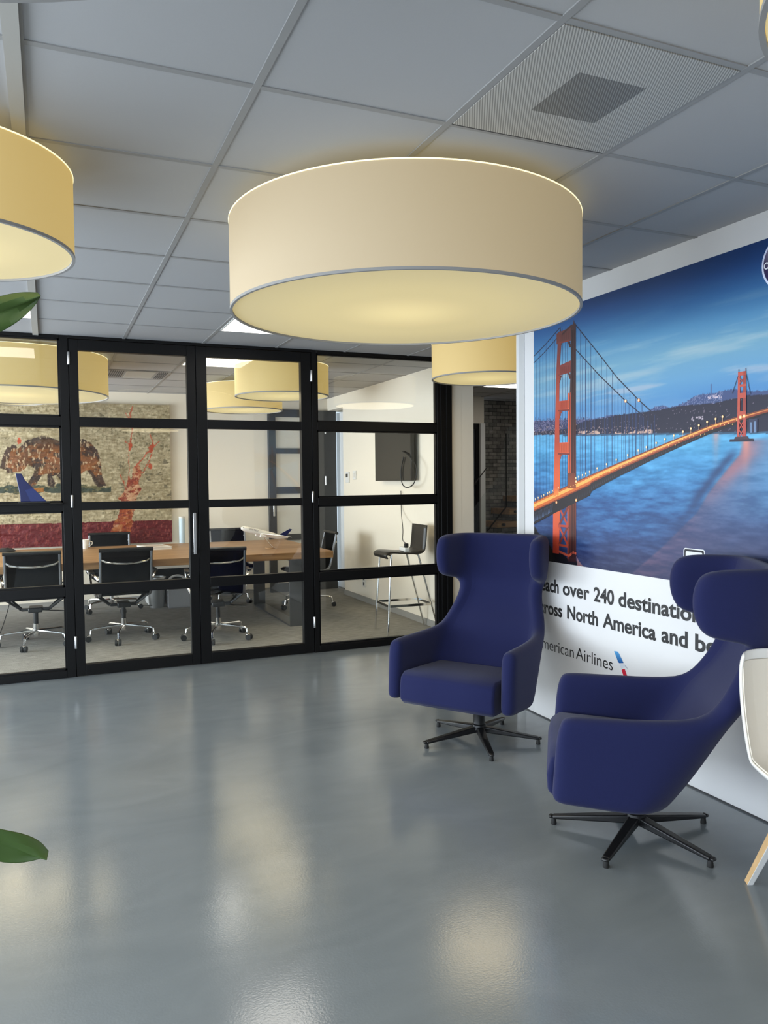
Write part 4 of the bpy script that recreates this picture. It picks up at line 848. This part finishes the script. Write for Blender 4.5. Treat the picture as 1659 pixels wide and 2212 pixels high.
MB().box(-0.02, 0.0, -0.045, 0.045, -0.055, 0.055).build('plate', M['white'], o, bevel=0.004); MB().box(-0.026, -0.02, -0.03, 0.03, -0.03, 0.03).build('rocker', M['outlet'], o, bevel=0.003)
o = thing('wall_outlet', 'white double wall outlet low on the wall behind the bar stool', 'outlet', (XR, 8.91, 0.255))
MB().box(-0.014, 0.0, -0.045, 0.045, -0.07, 0.07).build('plate', M['outlet'], o, bevel=0.003)
for z in (-0.033, 0.033): MB().box(-0.016, -0.0135, -0.02, 0.02, z - 0.02, z + 0.02).build('socket', M['gap'], o, smooth=False)

# ------------------------------------------------------------------ things on the table
ap = thing('model_airplane', 'white model airliner with a blue tail on a slanted metal stand on the table', 'model airplane', (2.16, 8.32, 0.765))
fus = [(-0.27, 0.003), (-0.262, 0.014), (-0.24, 0.024), (-0.20, 0.031), (-0.1, 0.033), (0.08, 0.033), (0.16, 0.027), (0.22, 0.018), (0.27, 0.006)]
piv = bpy.data.objects.new('airframe_root', None)
bpy.data.objects.remove(piv)
tilt = R(15); up0 = 0.165
def T(x, y, z):
    return (x * math.cos(tilt) + z * math.sin(tilt), y, up0 - x * math.sin(tilt) + z * math.cos(tilt))
mb = MB(); n = 18
mb.v = [T(x, r_ * math.cos(2 * PI * k / n), r_ * math.sin(2 * PI * k / n) + (0.008 if i > 6 else 0) * (i - 6)) for i, (x, r_) in enumerate(fus) for k in range(n)]
mb.f = [(i * n + k, i * n + (k + 1) % n, (i + 1) * n + (k + 1) % n, (i + 1) * n + k) for i in range(len(fus) - 1) for k in range(n)] + [tuple(range(n)), tuple((len(fus) - 1) * n + k for k in range(n))]
mb.build('fuselage', M['whitegloss'], ap)
for s in (-1, 1):
    mb = MB(); pts = [(-0.06, s * 0.02, -0.016), (0.05, s * 0.02, -0.016), (0.17, s * 0.27, 0.02), (0.14, s * 0.27, 0.02)]
    mb.add([T(x, y, z) for x, y, z in pts] + [T(x, y, z + 0.006) for x, y, z in pts], [(3, 2, 1, 0), (4, 5, 6, 7), (0, 1, 5, 4), (1, 2, 6, 5), (2, 3, 7, 6), (3, 0, 4, 7)]); mb.build('wing', M['whitegloss'], ap)
    mb = MB(); pts = [(0.20, s * 0.01, 0.018), (0.25, s * 0.01, 0.018), (0.285, s * 0.09, 0.026), (0.265, s * 0.09, 0.026)]
    mb.add([T(x, y, z) for x, y, z in pts] + [T(x, y, z + 0.004) for x, y, z in pts], [(3, 2, 1, 0), (4, 5, 6, 7), (0, 1, 5, 4), (1, 2, 6, 5), (2, 3, 7, 6), (3, 0, 4, 7)]); mb.build('tailplane', M['whitegloss'], ap)
    MB().tube([T(-0.065, s * 0.10, -0.032), T(-0.05, s * 0.10, -0.032), T(0.0, s * 0.10, -0.03)], [0.017, 0.020, 0.012], 14).build('engine', M['white'], ap)
mb = MB(); pts = [(0.17, 0.03), (0.245, 0.026), (0.292, 0.115), (0.265, 0.115)]
mb.add([T(x, -0.004, z) for x, z in pts] + [T(x, 0.004, z) for x, z in pts], [(3, 2, 1, 0), (4, 5, 6, 7), (0, 1, 5, 4), (1, 2, 6, 5), (2, 3, 7, 6), (3, 0, 4, 7)]); mb.build('tail_fin', M['blue'], ap)
wn = MB()
for k in range(3): wn.add([T(-0.2525 + 0.003 * k, -0.0215, 0.008), T(-0.245 + 0.003 * k, -0.0245, 0.008), T(-0.245 + 0.003 * k, -0.0222, 0.0135), T(-0.2525 + 0.003 * k, -0.0195, 0.0125)], [(0, 1, 2, 3)])
wn.build('cockpit_window', M['textblack'], ap, smooth=False, fix=False)
cu = bpy.data.curves.new('lettering', 'FONT'); cu.body = 'UNITED'; cu.size = 0.026; cu.space_character = 1.15
tmp = bpy.data.objects.new('lettering', cu); COL.objects.link(tmp); dg = bpy.context.evaluated_depsgraph_get(); dg.update()
me = bpy.data.meshes.new_from_object(tmp.evaluated_get(dg)); bpy.data.objects.remove(tmp); me.materials.clear(); me.materials.append(M['blue'])
for vv in me.vertices: vv.co = T(-0.185 + vv.co.x, -math.sqrt(max(0.0, 0.0342 ** 2 - (0.004 + vv.co.y) ** 2)), 0.004 + vv.co.y)
lo = bpy.data.objects.new('lettering', me); COL.objects.link(lo); lo.parent = ap
MB().tube([T(-0.01, 0, -0.03), (0.09, 0.0, 0.012)], 0.004, 8).build('stand_rod', M['chrome'], ap)
MB().lathe([(0.001, 0.0), (0.055, 0.001), (0.05, 0.012), (0.001, 0.014)], (0.06, 0, 0), 24).build('stand_base', M['oak'], ap)
tf = thing('tail_fin_model', 'blue aircraft tail fin ornament standing on a rail of the fixed glass panel', 'ornament', (-0.10, YP - 0.042, 1.3525))
fin = [(-0.118, 0.225), (-0.075, 0.222), (-0.055, 0.175), (0.09, 0.012), (-0.088, 0.012), (-0.092, 0.07)]
MB().prism(fin, 1, -0.012, 0.012).build('fin', M['blue'], tf, bevel=0.004)
MB().prism([(-0.055, 0.10), (0.0, 0.112), (0.05, 0.055), (0.085, 0.014), (-0.02, 0.014)], 1, -0.0135, -0.0115).build('fin_marking', M['lightblue'], tf, smooth=False)
MB().box(-0.105, 0.115, -0.024, 0.024, 0.0, 0.012).build('base', M['rubber'], tf, bevel=0.002)
structure(MB().box(-0.88, 0.106, YP - 0.072, YP - 0.03, 1.338, 1.352).build('trim_6', M['black'], bevel=0.002))
o = thing('cup', 'white cup on the oak table near the hinge side of the glass door', 'cup', (0.37, 9.36, 0.765))
MB().lathe([(0.001, 0.0), (0.03, 0.0), (0.05, 0.10), (0.046, 0.10), (0.028, 0.008), (0.001, 0.008)], n=24).build('body', M['whitegloss'], o)
MB().tube(spline([(0.045, 0, 0.08), (0.075, 0, 0.07), (0.07, 0, 0.04), (0.036, 0, 0.03)], 5), 0.005, 8).build('handle', M['whitegloss'], o)
o = thing('book', 'thin white book lying flat on the oak table', 'book', (1.07, 8.95, 0.765), R(8))
MB().box(-0.14, 0.14, -0.19, 0.19, 0.004, 0.026).build('pages', M['paper'], o); c_ = MB(); c_.box(-0.143, 0.145, -0.193, 0.193, 0, 0.004); c_.box(-0.143, 0.145, -0.193, 0.193, 0.026, 0.03); c_.build('cover', M['white'], o)
MB().box(-0.10, 0.10, -0.12, 0.10, 0.030, 0.0305).build('cover_print', mat('cover_print', (0.5, 0.42, 0.36), 0.6, noise=0.5, nscale=14), o, smooth=False)
o = thing('conference_phone', 'flat black conference phone on the table at the picture edge', 'phone', (-0.44, 9.36, 0.765))
MB().lathe([(0.001, 0), (0.10, 0), (0.105, 0.012), (0.07, 0.034), (0.001, 0.038)], n=24).build('body', M['rubber'], o); MB().lathe([(0.001, 0.037), (0.045, 0.037), (0.04, 0.043), (0.001, 0.043)], n=20).build('keypad', M['screen'], o)
o = thing('poster_tube', 'pale blue cardboard tube standing on the white shelf unit beside the painting', 'tube', (1.56, 10.14, 0.541))
MB().lathe([(0.034, 0.0), (0.036, 0.004), (0.036, 0.51), (0.034, 0.515)], n=24).build('tube', M['paperblue'], o); MB().lathe([(0.037, 0.50), (0.037, 0.52), (0.001, 0.52)], n=24).build('cap', M['white'], o)
# under the table by the back wall
o = thing('shelf_unit', 'low white open shelf unit with dark contents below the far table edge', 'shelf', (1.44, 10.02, 0))
s_ = MB(); s_.box(-0.34, 0.34, -0.2, 0.2, 0.44, 0.54); s_.box(-0.34, -0.30, -0.2, 0.2, 0, 0.44); s_.box(0.26, 0.34, -0.2, 0.2, 0, 0.44); s_.build('carcass', M['white'], o, bevel=0.002)
MB().box(-0.30, 0.26, 0.16, 0.2, 0.0, 0.44).build('back_panel', M['rubber'], o)
MB().box(-0.30, 0.26, -0.16, 0.16, 0.20, 0.22).build('shelf_board', M['red'], o)
o = thing('waste_basket', 'grey see-through waste basket under the table by the white shelf', 'basket', (1.17, 9.66, 0))
MB().lathe([(0.085, 0.0), (0.11, 0.36), (0.105, 0.36), (0.08, 0.006)], n=28, closed=True).build('body', M['wire'], o); MB().lathe([(0.113, 0.35), (0.113, 0.365), (0.104, 0.365), (0.104, 0.35)], n=28, closed=True).build('rim', M['alu'], o); MB().lathe([(0.001, 0.0), (0.085, 0.0), (0.085, 0.006), (0.001, 0.006)], n=28).build('bottom', M['wire'], o)
o = thing('plastic_crate', 'pale plastic crate with a curved handle under the table beside the waste basket', 'crate', (1.46, 9.60, 0))
s_ = MB(); s_.box(-0.17, 0.17, -0.11, -0.10, 0, 0.22); s_.box(-0.17, 0.17, 0.10, 0.11, 0, 0.22); s_.box(-0.17, -0.16, -0.11, 0.11, 0, 0.22); s_.box(0.16, 0.17, -0.11, 0.11, 0, 0.22); s_.box(-0.17, 0.17, -0.11, 0.11, 0, 0.01); s_.build('body', M['bag'], o)
MB().tube(spline([(-0.165, 0, 0.2), (-0.14, 0, 0.34), (-0.02, 0, 0.37), (0.10, 0, 0.28), (0.165, 0, 0.2)], 6), 0.014, 8).build('handle', M['paper'], o)
cb = MB().tube(spline([(-0.36, 8.70, 0.69), (-0.36, 8.60, 0.4), (-0.44, 8.45, 0.1), (-0.50, 8.35, 0.006), (-0.6, 8.2, 0.006)], 6), 0.004, 6).build('table_cord', M['rubber']); part_of(cb, tb)

# ------------------------------------------------------------------ stair hall
r = sroot('door_5'); fr = MB()
for q in ((5.15, 5.20, 0, 2.26), (5.39, 5.44, 0, 2.26), (5.20, 5.39, 2.18, 2.26), (5.20, 5.39, 1.42, 1.50), (5.20, 5.39, 0, 0.10), (5.20, 5.39, 0.64, 0.72)): fr.box(q[0], q[1], 9.31, 9.36, q[2], q[3])
fr.build('door_frame', M['black'], r); MB().box(5.19, 5.40, 9.33, 9.34, 0.05, 2.2).build('glass_pane', mat('dark_glass', (0.03, 0.035, 0.04), 0.1), r, smooth=False)
for k in range(5):
    x = 5.42 + 0.20 * k; z = 0.52 + 0.175 * k
    o = thing('stair_tread', ['lowest', 'second', 'third', 'fourth', 'topmost'][k] + ' wooden stair tread before the dark stone wall', 'stair tread', (x, 9.42, z), group='floating wooden stair treads')
    MB().box(-0.17, 0.17, -0.22, 0.27, -0.04, 0.04).build('board', M['oak'], o, bevel=0.004)
    MB().tube([(-0.08, -0.215, 0), (-0.08, -0.262, 0)], 0.022, 14).build('glass_fixing', M['blacksatin'], o)
o = thing('glass_balustrade', 'clear glass stair balustrade with dark slanting edge before the stone wall', 'balustrade', (5.2, 9.14, 0))
pg = [(-0.25, 0.35), (0.75, 1.18), (0.75, 2.15), (1.6, 2.5), (1.6, 1.0), (0.9, 0.3)]
MB().prism([(0.0, 0.0), (0.0, 1.06), (0.44, 1.55), (0.58, 2.2), (1.5, 2.4), (1.5, 0.0)], 1, -0.006, 0.006).build('glass', M['glass'], o, smooth=False)
e_ = MB(); e_.bar((0.26, 0, 0.80), (0.56, 0, 1.12), 0.014, 0.014); e_.bar((0.56, 0, 1.12), (0.56, 0, 2.12), 0.012, 0.012, up=(0, 1, 0)); e_.bar((0.0, 0, 1.36), (0.26, 0, 1.66), 0.010, 0.010); e_.build('edge_strip', M['rubber'], o)

# ------------------------------------------------------------------ potted plant at the picture edge
pl = thing('potted_plant', 'broad-leaved green plant whose leaf tips reach in at the picture edge', 'plant', (-0.62, 1.12, 0))
MB().lathe([(0.001, 0), (0.15, 0), (0.20, 0.36), (0.185, 0.36), (0.175, 0.30), (0.001, 0.30)], n=36).build('pot', M['pot'], pl)
MB().lathe([(0.001, 0.31), (0.176, 0.305), (0.176, 0.301), (0.001, 0.301)], n=30).build('soil', M['soil'], pl)
MB().tube(spline([(0, 0, 0.3), (0.01, 0.0, 0.8), (-0.015, 0.01, 1.3), (0, 0, 1.95)], 6), [0.018] * 12 + [0.010] * 7, 10).build('trunk', M['stem'], pl)
def leaf(base, tip, width, droop, roll_):
    b_, t_ = Vector(base), Vector(tip); ax = (t_ - b_); L_ = ax.length; ax.normalize(); side = ax.cross(Vector((0, 0, 1))).normalized(); nr = side.cross(ax)
    side, nr = side * math.cos(roll_) + nr * math.sin(roll_), nr * math.cos(roll_) - side * math.sin(roll_)
    rows = []; N = 20
    for i in range(N + 1):
        u = i / N * 0.5 if i <= N // 2 else 1 - 0.5 * (2 - 2 * i / N) ** 1.9; c_ = b_ + ax * (L_ * u) + nr * (droop * math.sin(u * PI))
        wd = width * max(0.03, 1 - abs(2 * u - 1) ** (2.6 if u > 0.5 else 1.4)) ** 0.55 * (1 + 0.035 * math.sin(u * 23))
        rows.append([c_ + side * (wd * k) + nr * (0.22 * abs(k) * wd + 0.006 * math.sin(u * 17 + k * 4)) for k in (-1, -0.55, -0.06, 0, 0.06, 0.55, 1)])
    return MB().grid(rows)
LV = [((0.30, 0.02, 1.56), (0.617, 0.03, 1.752), 0.027, 0.012, 1.25), ((0.26, 0.02, 1.11), (0.607, 0.03, 0.988), 0.036, 0.012, 1.15), ((0, 0, 1.85), (-0.3, 0.3, 2.02), 0.08, 0.04, 0), ((0, 0, 1.5), (-0.38, -0.2, 1.65), 0.09, 0.04, 0.2),
      ((0, 0, 1.2), (-0.1, -0.42, 1.2), 0.09, 0.04, 0), ((0, 0, 0.9), (-0.4, 0.1, 0.85), 0.09, 0.05, 0), ((0, 0, 1.95), (0.0, -0.25, 2.08), 0.08, 0.03, 0), ((0, 0, 1.4), (0.0, 0.40, 1.45), 0.085, 0.04, 0), ((0, 0, 0.8), (0.1, -0.36, 0.7), 0.08, 0.04, 0), ((0, 0, 1.75), (-0.35, -0.05, 1.95), 0.085, 0.04, 0)]
st_ = MB().tube(spline([(0.0, 0, 1.30), (0.12, 0.01, 1.43), (0.30, 0.02, 1.56)], 5), 0.005, 8); st_.tube(spline([(0.0, 0, 1.05), (0.12, 0.01, 1.12), (0.26, 0.02, 1.11)], 5), 0.005, 8); st_.build('leaf_stalk', M['leaf'], pl)
for a in LV: leaf(*a).build('leaf', M['leaf'], pl, solid=0.0016, sub=1)
